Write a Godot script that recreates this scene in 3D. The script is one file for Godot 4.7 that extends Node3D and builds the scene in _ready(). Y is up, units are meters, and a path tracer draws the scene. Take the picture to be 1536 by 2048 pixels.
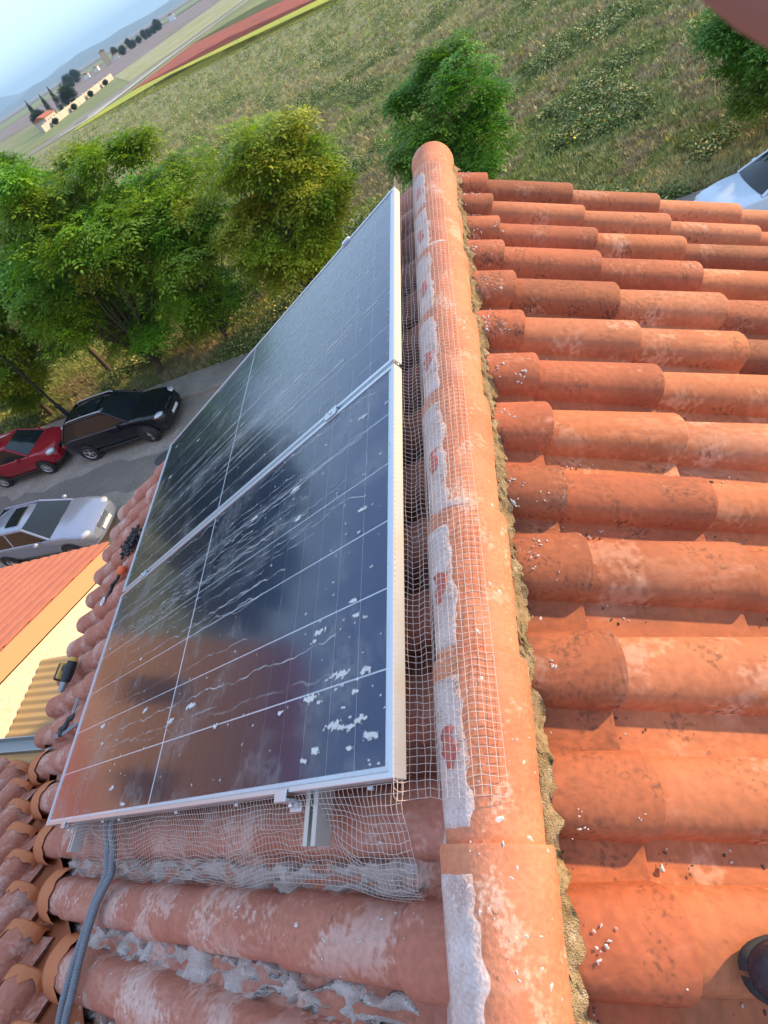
extends Node3D
# A tiled ridge roof with two solar panels, seen from just above the ridge; a street, parked cars, trees and fields beyond.

const CAM_H := 9.0
const LEFT_PITCH := 25.5
const RIGHT_PITCH := 28.0
const WING_PITCH := 36.0
var house_frame: Transform3D      # roof coordinates: x across the ridge, y up, z along the ridge towards the camera
var rng := RandomNumberGenerator.new()
var mats := {}
var taken := {}

# ------------------------------------------------------------------ mesh builder
class Mb:
	var v := PackedVector3Array()
	var n := PackedVector3Array()
	var t := PackedVector2Array()
	var c := PackedColorArray()
	var i := PackedInt32Array()
	var col := Color.WHITE
	func tri_face(a: Vector3, b: Vector3, d: Vector3) -> void:
		var nn := (b - a).cross(d - a).normalized()
		var k := v.size()
		for p in [a, b, d]:
			v.append(p); n.append(nn); t.append(Vector2(p.x, p.z)); c.append(col)
		i.append_array(PackedInt32Array([k, k + 2, k + 1]))
	func quad(a: Vector3, b: Vector3, d: Vector3, e: Vector3, uva := Vector2(0, 0), uvb := Vector2(1, 0), uvd := Vector2(1, 1), uve := Vector2(0, 1)) -> void:
		# corners counter-clockwise seen from outside
		var nn := (d - a).cross(e - b).normalized()
		var k := v.size()
		v.append_array(PackedVector3Array([a, b, d, e]))
		n.append_array(PackedVector3Array([nn, nn, nn, nn]))
		t.append_array(PackedVector2Array([uva, uvb, uvd, uve]))
		c.append_array(PackedColorArray([col, col, col, col]))
		i.append_array(PackedInt32Array([k, k + 2, k + 1, k, k + 3, k + 2]))
	func poly(pts: Array) -> void:
		# convex polygon, counter-clockwise seen from outside
		for k in range(1, pts.size() - 1):
			tri_face(pts[0], pts[k], pts[k + 1])
	func box(tf: Transform3D, size: Vector3, bevel := 0.0) -> void:
		var h := size / 2.0
		var b := minf(bevel, minf(h.x, minf(h.y, h.z)) * 0.9)
		if b <= 0.0:
			for ax in 3:
				for s in [-1.0, 1.0]:
					var u := (ax + 1) % 3
					var w := (ax + 2) % 3
					var ps := []
					for q in [[-1, -1], [1, -1], [1, 1], [-1, 1]]:
						var p := Vector3()
						p[ax] = s * h[ax]
						p[u] = q[0] * h[u] * s
						p[w] = q[1] * h[w]
						ps.append(tf * p)
					quad(ps[0], ps[1], ps[2], ps[3])
			return
		# chamfered: six faces, twelve edge strips, eight corners
		for ax in 3:
			var u := (ax + 1) % 3
			var w := (ax + 2) % 3
			for s in [-1.0, 1.0]:
				var ps := []
				for q in [[-1, -1], [1, -1], [1, 1], [-1, 1]]:
					var p := Vector3()
					p[ax] = s * h[ax]
					p[u] = q[0] * (h[u] - b) * s
					p[w] = q[1] * (h[w] - b)
					ps.append(tf * p)
				quad(ps[0], ps[1], ps[2], ps[3])
			for su in [-1.0, 1.0]:
				for sw in [-1.0, 1.0]:
					var ps2 := []
					for q in [[-1, 0], [1, 0], [1, 1], [-1, 1]]:
						var p := Vector3()
						p[ax] = q[0] * (h[ax] - b)
						p[u] = su * (h[u] if q[1] == 0 else h[u] - b)
						p[w] = sw * (h[w] - b if q[1] == 0 else h[w])
						ps2.append(tf * p)
					if su * sw > 0:
						quad(ps2[0], ps2[1], ps2[2], ps2[3])
					else:
						quad(ps2[3], ps2[2], ps2[1], ps2[0])
		for sx in [-1.0, 1.0]:
			for sy in [-1.0, 1.0]:
				for sz in [-1.0, 1.0]:
					var a: Vector3 = tf * Vector3(sx * h.x, sy * (h.y - b), sz * (h.z - b))
					var d: Vector3 = tf * Vector3(sx * (h.x - b), sy * h.y, sz * (h.z - b))
					var e: Vector3 = tf * Vector3(sx * (h.x - b), sy * (h.y - b), sz * h.z)
					if sx * sy * sz > 0:
						tri_face(a, d, e)
					else:
						tri_face(a, e, d)
	func grid(rows: Array, flip := false, wrap := false) -> void:
		# rows: Array of PackedVector3Array of equal length; smooth normals
		var nr := rows.size()
		var nc: int = rows[0].size()
		var k := v.size()
		for r in nr:
			for q in nc:
				var up: Vector3 = rows[mini(r + 1, nr - 1)][q] - rows[maxi(r - 1, 0)][q]
				var q1 := (q + 1) % nc if wrap else mini(q + 1, nc - 1)
				var q0 := (q - 1 + nc) % nc if wrap else maxi(q - 1, 0)
				var ac: Vector3 = rows[r][q1] - rows[r][q0]
				var nn := ac.cross(up)
				nn = nn.normalized() if nn.length() > 1e-12 else Vector3.UP
				v.append(rows[r][q]); n.append(-nn if flip else nn); c.append(col)
				t.append(Vector2(float(q) / maxf(1, nc - 1), float(r) / maxf(1, nr - 1)))
		for r in nr - 1:
			for q in (nc if wrap else nc - 1):
				var a := k + r * nc + q
				var b := k + r * nc + (q + 1) % nc
				var d := b + nc
				var e := a + nc
				if flip:
					i.append_array(PackedInt32Array([a, b, d, a, d, e]))
				else:
					i.append_array(PackedInt32Array([a, d, b, a, e, d]))
	func tube(pts: PackedVector3Array, radii, sides := 8, caps := true) -> void:
		var rows := []
		var ref := Vector3.UP
		var np := pts.size()
		for k in np:
			var d := (pts[mini(k + 1, np - 1)] - pts[maxi(k - 1, 0)]).normalized()
			if k == 0:
				ref = Vector3.UP if absf(d.y) < 0.9 else Vector3.RIGHT
			var x := (ref - d * ref.dot(d)).normalized()
			ref = x
			var y := d.cross(x)
			var r: float = radii if radii is float else radii[k]
			var row := PackedVector3Array()
			for s in sides:
				var a := TAU * s / sides
				row.append(pts[k] + (x * cos(a) + y * sin(a)) * r)
			rows.append(row)
		grid(rows, false, true)
		if caps:
			var r0: PackedVector3Array = rows[0]
			var r1: PackedVector3Array = rows[np - 1]
			for s in range(1, sides - 1):
				tri_face(r0[0], r0[s + 1], r0[s])
				tri_face(r1[0], r1[s], r1[s + 1])
	func strand(pts: PackedVector3Array, r: float) -> void:
		# a thin square cord, four sides, shared normals
		var np := pts.size()
		var k := v.size()
		for q in np:
			var d := (pts[mini(q + 1, np - 1)] - pts[maxi(q - 1, 0)]).normalized()
			var x := d.cross(Vector3(0.31, 0.87, 0.38)).normalized()
			var y := d.cross(x)
			for s in [x, y, -x, -y]:
				v.append(pts[q] + s * r); n.append(s); t.append(Vector2()); c.append(col)
		for q in np - 1:
			for s in 4:
				var a := k + q * 4 + s
				var b := k + q * 4 + (s + 1) % 4
				i.append_array(PackedInt32Array([a, b + 4, b, a, a + 4, b + 4]))
	func lathe(profile: Array, tf: Transform3D, sides := 16) -> void:
		# profile: Vector2(radius, height) from bottom to top, about y
		var rows := []
		for p in profile:
			var row := PackedVector3Array()
			for s in sides:
				var a := -TAU * s / sides
				row.append(tf * Vector3(p.x * cos(a), p.y, p.x * sin(a)))
			rows.append(row)
		grid(rows, false, true)
	func blob(tf: Transform3D, size: Vector3, rough := 0.15, seed_ := 1, rings := 5, segs := 8) -> void:
		var rows := []
		var nz := FastNoiseLite.new()
		nz.seed = seed_
		nz.frequency = 0.9
		for r in rings + 1:
			var row := PackedVector3Array()
			var th := PI * r / rings
			for s in segs:
				var ph := -TAU * s / segs
				var d := Vector3(sin(th) * cos(ph), -cos(th), sin(th) * sin(ph))
				row.append(tf * (d * size * (1.0 + rough * nz.get_noise_3dv(d * 2.0) * 2.0)))
			rows.append(row)
		grid(rows, false, true)
	func mesh() -> ArrayMesh:
		var a := []
		a.resize(Mesh.ARRAY_MAX)
		a[Mesh.ARRAY_VERTEX] = v
		a[Mesh.ARRAY_NORMAL] = n
		a[Mesh.ARRAY_TEX_UV] = t
		a[Mesh.ARRAY_COLOR] = c
		a[Mesh.ARRAY_INDEX] = i
		var m := ArrayMesh.new()
		m.add_surface_from_arrays(Mesh.PRIMITIVE_TRIANGLES, a)
		return m

# ------------------------------------------------------------------ scene helpers
func numbered(called: String) -> String:
	if not taken.has(called):
		taken[called] = 0
		return called
	taken[called] += 1
	return "%s_%03d" % [called, taken[called]]

func tag(o: Node, label: String, category := "", group := "", kind := "") -> Node:
	if label: o.set_meta("label", label)
	if category: o.set_meta("category", category)
	if group: o.set_meta("group", group)
	if kind: o.set_meta("kind", kind)
	return o

func thing(called: String, tf: Transform3D, label: String, category: String, group := "") -> Node3D:
	var o := Node3D.new()
	o.name = numbered(called)
	add_child(o)
	o.transform = tf
	tag(o, label, category, group)
	return o

func part(called: String, mesh: Mesh, material: Material, parent: Node, tf := Transform3D.IDENTITY) -> MeshInstance3D:
	var o := MeshInstance3D.new()
	o.name = called
	o.mesh = mesh
	o.material_override = material
	o.transform = tf
	o.cast_shadow = GeometryInstance3D.SHADOW_CASTING_SETTING_ON
	parent.add_child(o, true)
	return o

func top(called: String, mesh: Mesh, material: Material, tf: Transform3D, label: String, category: String, group := "", kind := "") -> MeshInstance3D:
	var o := part(numbered(called), mesh, material, self, tf)
	tag(o, label, category, group, kind)
	return o

func holder(called: String, parent: Node) -> Node3D:
	var o := Node3D.new()
	o.name = called
	parent.add_child(o, true)
	return o

func at(p: Vector3, yaw := 0.0) -> Transform3D:
	return Transform3D(Basis(Vector3.UP, yaw), p)

func lin(r: float, g: float, b: float) -> Color:
	return Color(r, g, b).linear_to_srgb()

func mat(key: String, color: Color, rough := 0.8, metal := 0.0, spec := 0.5) -> StandardMaterial3D:
	if mats.has(key): return mats[key]
	var m := StandardMaterial3D.new()
	m.resource_name = key
	m.albedo_color = color
	m.roughness = rough
	m.metallic = metal
	m.metallic_specular = spec
	mats[key] = m
	return m

func noise(seed_: int, freq: float, octaves := 4, kind := FastNoiseLite.TYPE_SIMPLEX_SMOOTH) -> FastNoiseLite:
	var z := FastNoiseLite.new()
	z.seed = seed_
	z.noise_type = kind
	z.frequency = freq
	z.fractal_octaves = octaves
	return z

func field(seed_: int, freq: float, size: int, octaves := 4, kind := FastNoiseLite.TYPE_SIMPLEX_SMOOTH) -> PackedByteArray:
	# a seamless grey field, one byte a pixel
	var im := noise(seed_, freq, octaves, kind).get_seamless_image(size, size)
	im.convert(Image.FORMAT_L8)
	return im.get_data()

func texture_of(w: int, h: int, data: PackedByteArray, alpha := false) -> ImageTexture:
	var im := Image.create_from_data(w, h, false, Image.FORMAT_RGBA8 if alpha else Image.FORMAT_RGB8, data)
	return ImageTexture.create_from_image(im)

func grey_texture(data: PackedByteArray, size: int) -> ImageTexture:
	return ImageTexture.create_from_image(Image.create_from_data(size, size, false, Image.FORMAT_L8, data))

func step(a: float, b: float, x: float) -> float:
	return smoothstep(a, b, x)

func world_map(m: StandardMaterial3D, scale: float) -> void:
	m.uv1_triplanar = true
	m.uv1_world_triplanar = true
	m.uv1_scale = Vector3(scale, scale, scale)

# mottled world-mapped surface: three tones blended by noise, pale bloom, dark specks
func mottled(key: String, a: Color, b: Color, pale: Color, dark: Color, pale_share: float, dark_share: float, scale: float, rough: float, relief: float, seed_: int, size := 768, speck := 0.0) -> StandardMaterial3D:
	var m := mat(key, Color.WHITE, rough)
	var f0 := field(seed_, 3.0 / size, size, 5)
	var f1 := field(seed_ + 1, 9.0 / size, size, 5)
	var f2 := field(seed_ + 2, 5.0 / size, size, 6)
	var f3 := field(seed_ + 3, 60.0 / size, size, 3)
	var f4 := field(seed_ + 4, 95.0 / size, size, 4)
	var data := PackedByteArray()
	data.resize(size * size * 3)
	var k := 0
	for p in size * size:
		var n0 := f0[p] / 255.0
		var n1 := f1[p] / 255.0
		var n3 := f3[p] / 255.0
		var col := a.lerp(b, step(0.3, 0.7, n0 * 0.6 + n1 * 0.4))
		var pl := step(1.0 - pale_share, 1.15 - pale_share, f2[p] / 255.0 * 0.75 + n3 * 0.25)
		col = col.lerp(pale, pl * 0.75)
		var dk := step(1.0 - dark_share, 1.16 - dark_share, n1 * 0.55 + f4[p] / 255.0 * 0.45)
		col = col.lerp(dark, dk * 0.7)
		if speck > 0.0:
			# lime specks where the fine and the middle field meet
			col = col.lerp(Color(0.86, 0.80, 0.74), 0.7 * step(1.52 - speck, 1.60 - speck, n3 + f2[p] / 255.0 * 0.5 + n1 * 0.3))
		var g := 0.89 + 0.22 * n3
		data[k] = clampi(int(col.r * g * 255.0), 0, 255)
		data[k + 1] = clampi(int(col.g * g * 255.0), 0, 255)
		data[k + 2] = clampi(int(col.b * g * 255.0), 0, 255)
		k += 3
	m.albedo_texture = texture_of(size, size, data)
	world_map(m, scale)
	if relief > 0.0:
		m.heightmap_enabled = true
		m.heightmap_texture = grey_texture(f3, size)
		m.heightmap_scale = relief
	return m

func rp(x: float, y: float, z: float) -> Vector3:
	return Vector3(x, y + CAM_H, z)

func _ready() -> void:
	rng.seed = 7
	# ---- camera
	var cam := Camera3D.new()
	cam.name = "camera"
	add_child(cam)
	var cb := Basis(Vector3(0.92615, -0.37544, -0.03601), Vector3(0.20436, 0.57977, -0.78874), Vector3(0.317, 0.72313, 0.61368)).orthonormalized()
	cam.transform = Transform3D(cb, Vector3(0, CAM_H, 0))
	cam.fov = 89.547
	cam.near = 0.02
	cam.far = 20000.0
	cam.current = true
	var lens := CameraAttributesPhysical.new()
	lens.frustum_focal_length = 12.09
	lens.frustum_near = 0.01
	lens.frustum_far = 20000.0
	lens.exposure_aperture = 16.0
	lens.frustum_focus_distance = 2.2
	cam.attributes = lens
	cam.fov = 89.547
	# ---- sky, haze, exposure
	var we := WorldEnvironment.new()
	we.name = "environment"
	var env := Environment.new()
	env.background_mode = Environment.BG_SKY
	env.tonemap_mode = Environment.TONE_MAPPER_LINEAR
	env.tonemap_exposure = 2.35
	env.sdfgi_enabled = true
	env.ssao_enabled = true
	env.ssil_enabled = true
	var sky := Sky.new()
	var sm := ProceduralSkyMaterial.new()
	sm.sky_top_color = Color(0.465, 0.54, 0.645)
	sm.sky_horizon_color = Color(0.61, 0.69, 0.705)
	sm.sky_curve = 0.10
	sm.ground_bottom_color = Color(0.25, 0.24, 0.2)
	sm.ground_horizon_color = Color(0.6, 0.66, 0.7)
	sm.sky_energy_multiplier = 1.3
	sm.sky_cover = cloud_cover()
	sm.sky_cover_modulate = Color(1, 1, 1, 1)
	sky.sky_material = sm
	env.fog_enabled = true
	env.fog_mode = Environment.FOG_MODE_EXPONENTIAL
	env.fog_density = 0.00018
	env.fog_light_color = Color(0.66, 0.82, 0.96)
	env.sky = sky
	we.environment = env
	add_child(we)
	# ---- the low sun, from the right and a little ahead
	var sun := DirectionalLight3D.new()
	sun.name = "sun"
	sun.light_energy = 1.12
	sun.light_color = Color(1.0, 0.85, 0.64)
	sun.light_angular_distance = 2.0
	sun.shadow_enabled = true
	add_child(sun)
	var az := deg_to_rad(33.0)
	var el := deg_to_rad(18.5)
	var to_sun := Vector3(cos(el) * cos(az), sin(el), -cos(el) * sin(az))
	sun.look_at_from_position(to_sun * 50.0, Vector3.ZERO, Vector3.UP)
	# ---- the roof's own axes: the ridge climbs 3.7 degrees away from the camera
	var hb := Basis(Vector3.RIGHT, deg_to_rad(3.6934))
	house_frame = Transform3D(hb, Vector3(0, CAM_H, 0) - hb * Vector3(0, CAM_H, 0))
	make_materials()
	print("materials")
	build_ground()
	print("ground")
	build_house()
	print("house")
	build_neighbour()
	build_panels()
	print("panels")
	build_net()
	build_roof_things()
	build_cars()
	print("cars")
	build_trees()
	print("trees")
	build_far()
	build_beyond()
	build_meadow()
	print("meadow")

func cloud_cover() -> ImageTexture:
	# thin streaky cloud, longer than it is high
	var w := 1024
	var h := 512
	var n0 := noise(11, 1.0, 5)
	var data := PackedByteArray()
	data.resize(w * h * 4)
	var k := 0
	for y in h:
		var lat := PI / 2 - PI * (y + 0.5) / h
		for x in w:
			var lon := TAU * x / w
			var p := Vector3(cos(lat) * cos(lon) * 1.6, sin(lat) * 9.0, cos(lat) * sin(lon) * 1.6)
			var v := step(-0.1, 0.5, n0.get_noise_3dv(p))
			var c := v * (0.10 if lat > 0 else 0.0)
			data[k] = int(c * 235); data[k + 1] = int(c * 245); data[k + 2] = int(c * 255); data[k + 3] = 255
			k += 4
	return texture_of(w, h, data, true)

func make_materials() -> void:
	mottled("clay", Color(0.645, 0.375, 0.245), Color(0.745, 0.445, 0.29), Color(0.80, 0.62, 0.53), Color(0.27, 0.18, 0.12), 0.36, 0.38, 0.62, 0.8, 0.13, 21, 1024, 0.10)
	mottled("clay_deep", Color(0.61, 0.335, 0.205), Color(0.715, 0.405, 0.255), Color(0.79, 0.61, 0.52), Color(0.25, 0.17, 0.12), 0.34, 0.38, 0.71, 0.8, 0.13, 41, 1024, 0.10)
	mottled("clay_limed", Color(0.66, 0.40, 0.32), Color(0.70, 0.45, 0.36), Color(0.80, 0.70, 0.66), Color(0.30, 0.21, 0.16), 0.43, 0.30, 0.8, 0.8, 0.12, 61, 1024, 0.08)
	mottled("clay_ridge", Color(0.73, 0.44, 0.31), Color(0.80, 0.51, 0.37), Color(0.85, 0.71, 0.62), Color(0.36, 0.25, 0.19), 0.36, 0.27, 1.3, 0.8, 0.11, 71, 768, 0.08)
	mottled("mortar", Color(0.72, 0.66, 0.63), Color(0.68, 0.59, 0.55), Color(0.83, 0.79, 0.77), Color(0.42, 0.34, 0.29), 0.42, 0.32, 2.4, 0.95, 0.25, 81, 512)
	mottled("moss_mortar", Color(0.66, 0.57, 0.43), Color(0.56, 0.46, 0.30), Color(0.84, 0.79, 0.70), Color(0.20, 0.17, 0.11), 0.40, 0.44, 4.5, 0.95, 0.8, 101, 512)
	mottled("asphalt", Color(0.60, 0.55, 0.50), Color(0.55, 0.50, 0.455), Color(0.68, 0.62, 0.57), Color(0.42, 0.37, 0.34), 0.30, 0.24, 0.10, 0.92, 0.0, 121)
	mottled("pavement", Color(0.60, 0.55, 0.51), Color(0.54, 0.50, 0.46), Color(0.68, 0.64, 0.60), Color(0.38, 0.34, 0.31), 0.30, 0.24, 0.25, 0.92, 0.0, 141, 512)
	mottled("meadow", Color(0.46, 0.47, 0.27), Color(0.52, 0.51, 0.32), Color(0.60, 0.55, 0.40), Color(0.34, 0.38, 0.18), 0.33, 0.33, 0.02, 0.95, 0.0, 161)
	mottled("cream_wall", Color(0.84, 0.80, 0.72), Color(0.825, 0.78, 0.695), Color(0.86, 0.82, 0.75), Color(0.78, 0.73, 0.64), 0.22, 0.18, 0.3, 0.9, 0.05, 181, 512)
	mottled("lime_wash", Color(0.78, 0.70, 0.67), Color(0.74, 0.64, 0.60), Color(0.86, 0.81, 0.79), Color(0.60, 0.42, 0.34), 0.42, 0.42, 2.0, 0.9, 0.12, 91, 512)
	for v in [["clay_a", "clay", Color(0.90, 0.86, 0.83)], ["clay_b", "clay", Color(1.0, 0.96, 0.90)], ["clay_c", "clay_deep", Color(0.86, 0.84, 0.82)], ["clay_d", "clay_deep", Color(0.97, 0.93, 0.93)]]:
		var copy: StandardMaterial3D = mats[v[1]].duplicate()
		copy.resource_name = v[0]
		copy.albedo_color = v[2]
		copy.uv1_offset = Vector3(rng.randf(), rng.randf(), rng.randf())
		mats[v[0]] = copy
	mat("sealant", lin(0.50, 0.155, 0.055), 0.7)
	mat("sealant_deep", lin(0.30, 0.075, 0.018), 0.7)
	mat("red_patch", lin(0.42, 0.10, 0.075), 0.6)
	mat("aluminium", lin(0.62, 0.65, 0.68), 0.38, 0.85)
	mat("aluminium_raw", lin(0.55, 0.52, 0.47), 0.5, 0.6)
	mat("white_paint", lin(0.78, 0.76, 0.72), 0.6)
	mat("backsheet", lin(0.62, 0.64, 0.68), 0.6)
	mat("net_cord", lin(0.60, 0.49, 0.42), 0.7)
	mat("conduit", lin(0.17, 0.18, 0.20), 0.55)
	mat("black_plastic", lin(0.018, 0.018, 0.020), 0.5)
	mat("rubber", lin(0.022, 0.022, 0.024), 0.85)
	mat("yellow_plastic", lin(0.58, 0.34, 0.07), 0.5)
	mat("grey_metal", lin(0.30, 0.31, 0.32), 0.4, 0.7)
	mat("zinc", lin(0.42, 0.42, 0.41), 0.5, 0.4)
	mat("chrome", lin(0.75, 0.75, 0.76), 0.15, 1.0)
	mat("dropping", lin(0.58, 0.53, 0.49), 0.95)
	mat("debris", lin(0.10, 0.07, 0.045), 0.95)
	var cell := mat("cell", lin(0.016, 0.036, 0.108), 0.3, 0.9)
	cell.metallic_specular = 0.4
	var glass := mat("panel_glass", Color(0.05, 0.06, 0.08, 0.02), 0.11)
	glass.transparency = BaseMaterial3D.TRANSPARENCY_ALPHA
	var cg := mat("car_glass", lin(0.012, 0.017, 0.02), 0.05)
	var lg := mat("lamp_glass", Color(0.9, 0.9, 0.88, 0.35), 0.1)
	lg.transparency = BaseMaterial3D.TRANSPARENCY_ALPHA

# ------------------------------------------------------------------ the roof
const RIGHT_COLS := [-2.531, -2.333, -2.147, -1.956, -1.739, -1.506, -1.283, -1.058, -0.825, -0.604, -0.357, -0.119, 0.096, 0.32, 0.545, 0.77]
const RIGHT_JOINT := [-0.01, -0.005, 0.003, -0.006, 0.004, 0.007, 0.024, 0.023, 0.025, 0.036, 0.051, 0.051, 0.049, 0.05, 0.04, 0.05]
const BARREL_W := 0.079
const BARREL_H := 0.076
const BARREL_E := 0.68
var tile_cache := {}

func tile_profile(kz: float, taper: float, inset: float) -> Array:
	var a := BARREL_W * kz * taper - inset
	var b := BARREL_H * taper - inset
	var out := []
	out.append(Vector2(-a - 0.004, -0.006 - inset))
	for k in 11:
		var th := PI * (172.0 - 16.4 * k) / 180.0
		out.append(Vector2(a * cos(th), b * pow(sin(th), BARREL_E)))
	out.append(Vector2(a + 0.003, 0.002 - inset))
	out.append(Vector2(a + 0.005, -0.006 - inset))
	out.append(Vector2(0.105 * kz, -0.008 - inset))
	out.append(Vector2(0.140 * kz, -0.008 - inset))
	out.append(Vector2(0.172 * kz, -0.002 - inset))
	return out

func tile_mesh(length: float, kz: float, bow := 0.0) -> ArrayMesh:
	var key := "%.3f/%.2f/%.3f" % [length, kz, bow]
	if tile_cache.has(key): return tile_cache[key]
	var mb := Mb.new()
	var rise := 0.021
	var tops := []
	var unders := []
	for side in 2:
		for k in 4:
			var u: float = [0.0, 0.5, 0.988, 1.0][k]
			var pr := tile_profile(kz, lerpf(0.87, 1.0, u) - (0.010 if k == 3 else 0.0), 0.0 if side == 0 else 0.012)
			var row := PackedVector3Array()
			for p in pr:
				# the lower end of the barrel reaches a little further than the pan
				var over := bow * maxf(0.0, p.y) / BARREL_H if k >= 2 else 0.0
				row.append(Vector3(length * u + over, p.y + rise * u - (0.0015 if k == 3 else 0.0), p.x))
			(tops if side == 0 else unders).append(row)
	mb.grid(tops, true)
	mb.grid(unders, false)
	for e in [0, 3]:
		var r0: PackedVector3Array = tops[e]
		var r1: PackedVector3Array = unders[e]
		for q in r0.size() - 1:
			if e == 3:
				mb.quad(r0[q], r0[q + 1], r1[q + 1], r1[q])
			else:
				mb.quad(r0[q + 1], r0[q], r1[q], r1[q + 1])
	tile_cache[key] = mb.mesh()
	return tile_cache[key]

func left_y(x: float) -> float:      # crest plane of the shaded slope
	return -1.07 + (x + 0.31) * tan(deg_to_rad(25.0))

func right_y(x: float) -> float:     # crest plane of the sunlit slope
	return -1.06 - (x + 0.13) * tan(deg_to_rad(RIGHT_PITCH))

func wing_y(z: float) -> float:
	return -2.161 + 0.7536 * (z - 0.1)

func valley_z(x: float) -> float:
	return 0.1 + 0.617 * (x + 2.65)

func valley_x(z: float) -> float:
	return -2.65 + (z - 0.1) / 0.617

func place_tile(parent: Node, called: String, origin: Vector3, down: Vector3, normal: Vector3, length: float, kz: float, material: Material) -> void:
	var b := Basis(down, normal, down.cross(normal))
	b = b * Basis.from_euler(Vector3(rng.randf_range(-0.012, 0.012), rng.randf_range(-0.010, 0.010), rng.randf_range(-0.004, 0.004)))
	part(called, tile_mesh(snappedf(length, 0.03), kz, [0.004, 0.010, 0.016][rng.randi() % 3]), material, parent, Transform3D(b, origin + normal * rng.randf_range(-0.002, 0.002)))

func build_house() -> void:
	var house := thing("tiled_house", house_frame, "house under a terracotta roof that fills the foreground, with mossy ridge", "house")
	# --- walls and decks under the tiles
	var wall := Mb.new()
	var e := 0.0
	for w in [[Vector3(-3.45, 3.0, 1.2), Vector3(0.2, 6.0, 7.5)], [Vector3(3.1, 2.85, 1.2), Vector3(0.2, 5.7, 7.5)], [Vector3(-0.175, 2.85, -2.45), Vector3(6.35, 5.7, 0.2)], [Vector3(-0.175, 2.85, 4.85), Vector3(6.35, 5.7, 0.2)]]:
		wall.box(at(w[0]), w[1], 0.01)
	# gable triangles
	for z in [-2.50, 4.90]:
		wall.poly([rp(-3.5, left_y(-3.5) - 0.2, z), rp(-3.5, -3.4, z), rp(3.1, -3.4, z), rp(3.1, right_y(3.1) - 0.2, z), rp(-0.22, -1.2, z)])
		wall.poly([rp(-0.22, -1.2, z + 0.15), rp(3.1, right_y(3.1) - 0.2, z + 0.15), rp(3.1, -3.4, z + 0.15), rp(-3.5, -3.4, z + 0.15), rp(-3.5, left_y(-3.5) - 0.2, z + 0.15)])
	part("wall", wall.mesh(), mats["cream_wall"], house)
	# --- sunlit slope
	var right := holder("roof_slope", house)
	tag(right, "sunlit terracotta tiles right of the ridge")
	var pr := deg_to_rad(RIGHT_PITCH)
	var down := Vector3(cos(pr), -sin(pr), 0)
	var nor := Vector3(sin(pr), cos(pr), 0)
	for c in RIGHT_COLS.size():
		var z: float = RIGHT_COLS[c]
		var z1: float = RIGHT_COLS[mini(c + 1, RIGHT_COLS.size() - 1)]
		var kz := snappedf((z1 - z if z1 > z else 0.225) / 0.225, 0.02)
		for k in 9:
			var length := 0.455 if k > 0 else 0.24
			var x_low: float = RIGHT_JOINT[c] + k * 0.352 + rng.randf_range(-0.006, 0.006)
			var s_low := (x_low + 0.13) / cos(pr)
			var s_up := s_low - snappedf(length, 0.03)
			var o := rp(-0.13, -1.06, z) + down * s_up - nor * (BARREL_H + 0.012)
			place_tile(right, "tile", o, down, nor, length, kz, mats[["clay_deep", "clay_c", "clay_d"][rng.randi() % 3]] if k == 0 else mats[["clay", "clay_a", "clay_b", "clay_c", "clay_d", "clay"][rng.randi() % 6]])
	slab(house, "roof_deck", [rp(-0.15, right_y(-0.15) - 0.11, -2.6), rp(3.2, right_y(3.2) - 0.11, -2.6), rp(3.2, right_y(3.2) - 0.11, 4.9), rp(-0.15, right_y(-0.15) - 0.11, 4.9)], 0.1, mats["clay_deep"])
	# --- shaded slope under the panels
	var left := holder("roof_slope", house)
	tag(left, "shaded terracotta tiles left of the ridge, washed with lime")
	var pl := deg_to_rad(25.0)
	down = Vector3(-cos(pl), -sin(pl), 0)
	nor = Vector3(-sin(pl), cos(pl), 0)
	var zc := 0.125 + 5 * 0.211
	var col := 0
	while zc > -2.66:
		var x_end := maxf(-3.72, valley_x(zc) + 0.10)
		var k := 0
		while true:
			var x_low := -0.42 - 0.367 * k + rng.randf_range(-0.008, 0.008)
			var length := 0.455 if k > 0 else 0.24
			var last := false
			if x_low - 0.12 <= x_end:
				length = maxf(0.15, length - (x_end - x_low) / cos(pl))
				x_low = x_end
				last = true
			length = snappedf(length, 0.03)
			var s_low := (-0.31 - x_low) / cos(pl)
			var o := rp(-0.31, -1.07, zc) + down * (s_low - length) - nor * (BARREL_H + 0.012)
			var sealed := last and x_end > -3.7
			place_tile(left, "tile", o, down, nor, length, 0.94, mats["clay_limed"])
			if sealed:
				sealed_end(left, zc, x_end, down, nor)
			k += 1
			if last: break
		zc -= 0.211
		col += 1
	slab(house, "roof_deck", [rp(-0.3, left_y(-0.3) - 0.11, 4.9), rp(-3.55, left_y(-3.55) - 0.11, 4.9), rp(-3.55, left_y(-3.55) - 0.11, -2.6), rp(-0.3, left_y(-0.3) - 0.11, -2.6)], 0.1, mats["clay_deep"])
	# white-painted edge under the eave and up the verge
	var edge := Mb.new()
	edge.box(Transform3D(Basis.IDENTITY, rp(-3.68, left_y(-3.68) - 0.15, -1.25)), Vector3(0.12, 0.05, 2.86), 0.008)
	part("eave_board", edge.mesh(), mats["white_paint"], house)
	var edge2 := Mb.new()
	edge2.box(Transform3D(Basis(Vector3(0, 0, 1), pl), rp(-2.0, left_y(-2.0) - 0.15, -2.66)), Vector3(3.6, 0.05, 0.06), 0.008)
	part("verge_board", edge2.mesh(), mats["white_paint"], house)
	# --- wing beyond the valley
	var wing := holder("roof_slope", house)
	tag(wing, "terracotta wing slope left of the orange sealed valley")
	var pw := deg_to_rad(37.0)
	down = Vector3(0, -sin(pw), -cos(pw))
	nor = Vector3(0, cos(pw), -sin(pw))
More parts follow.
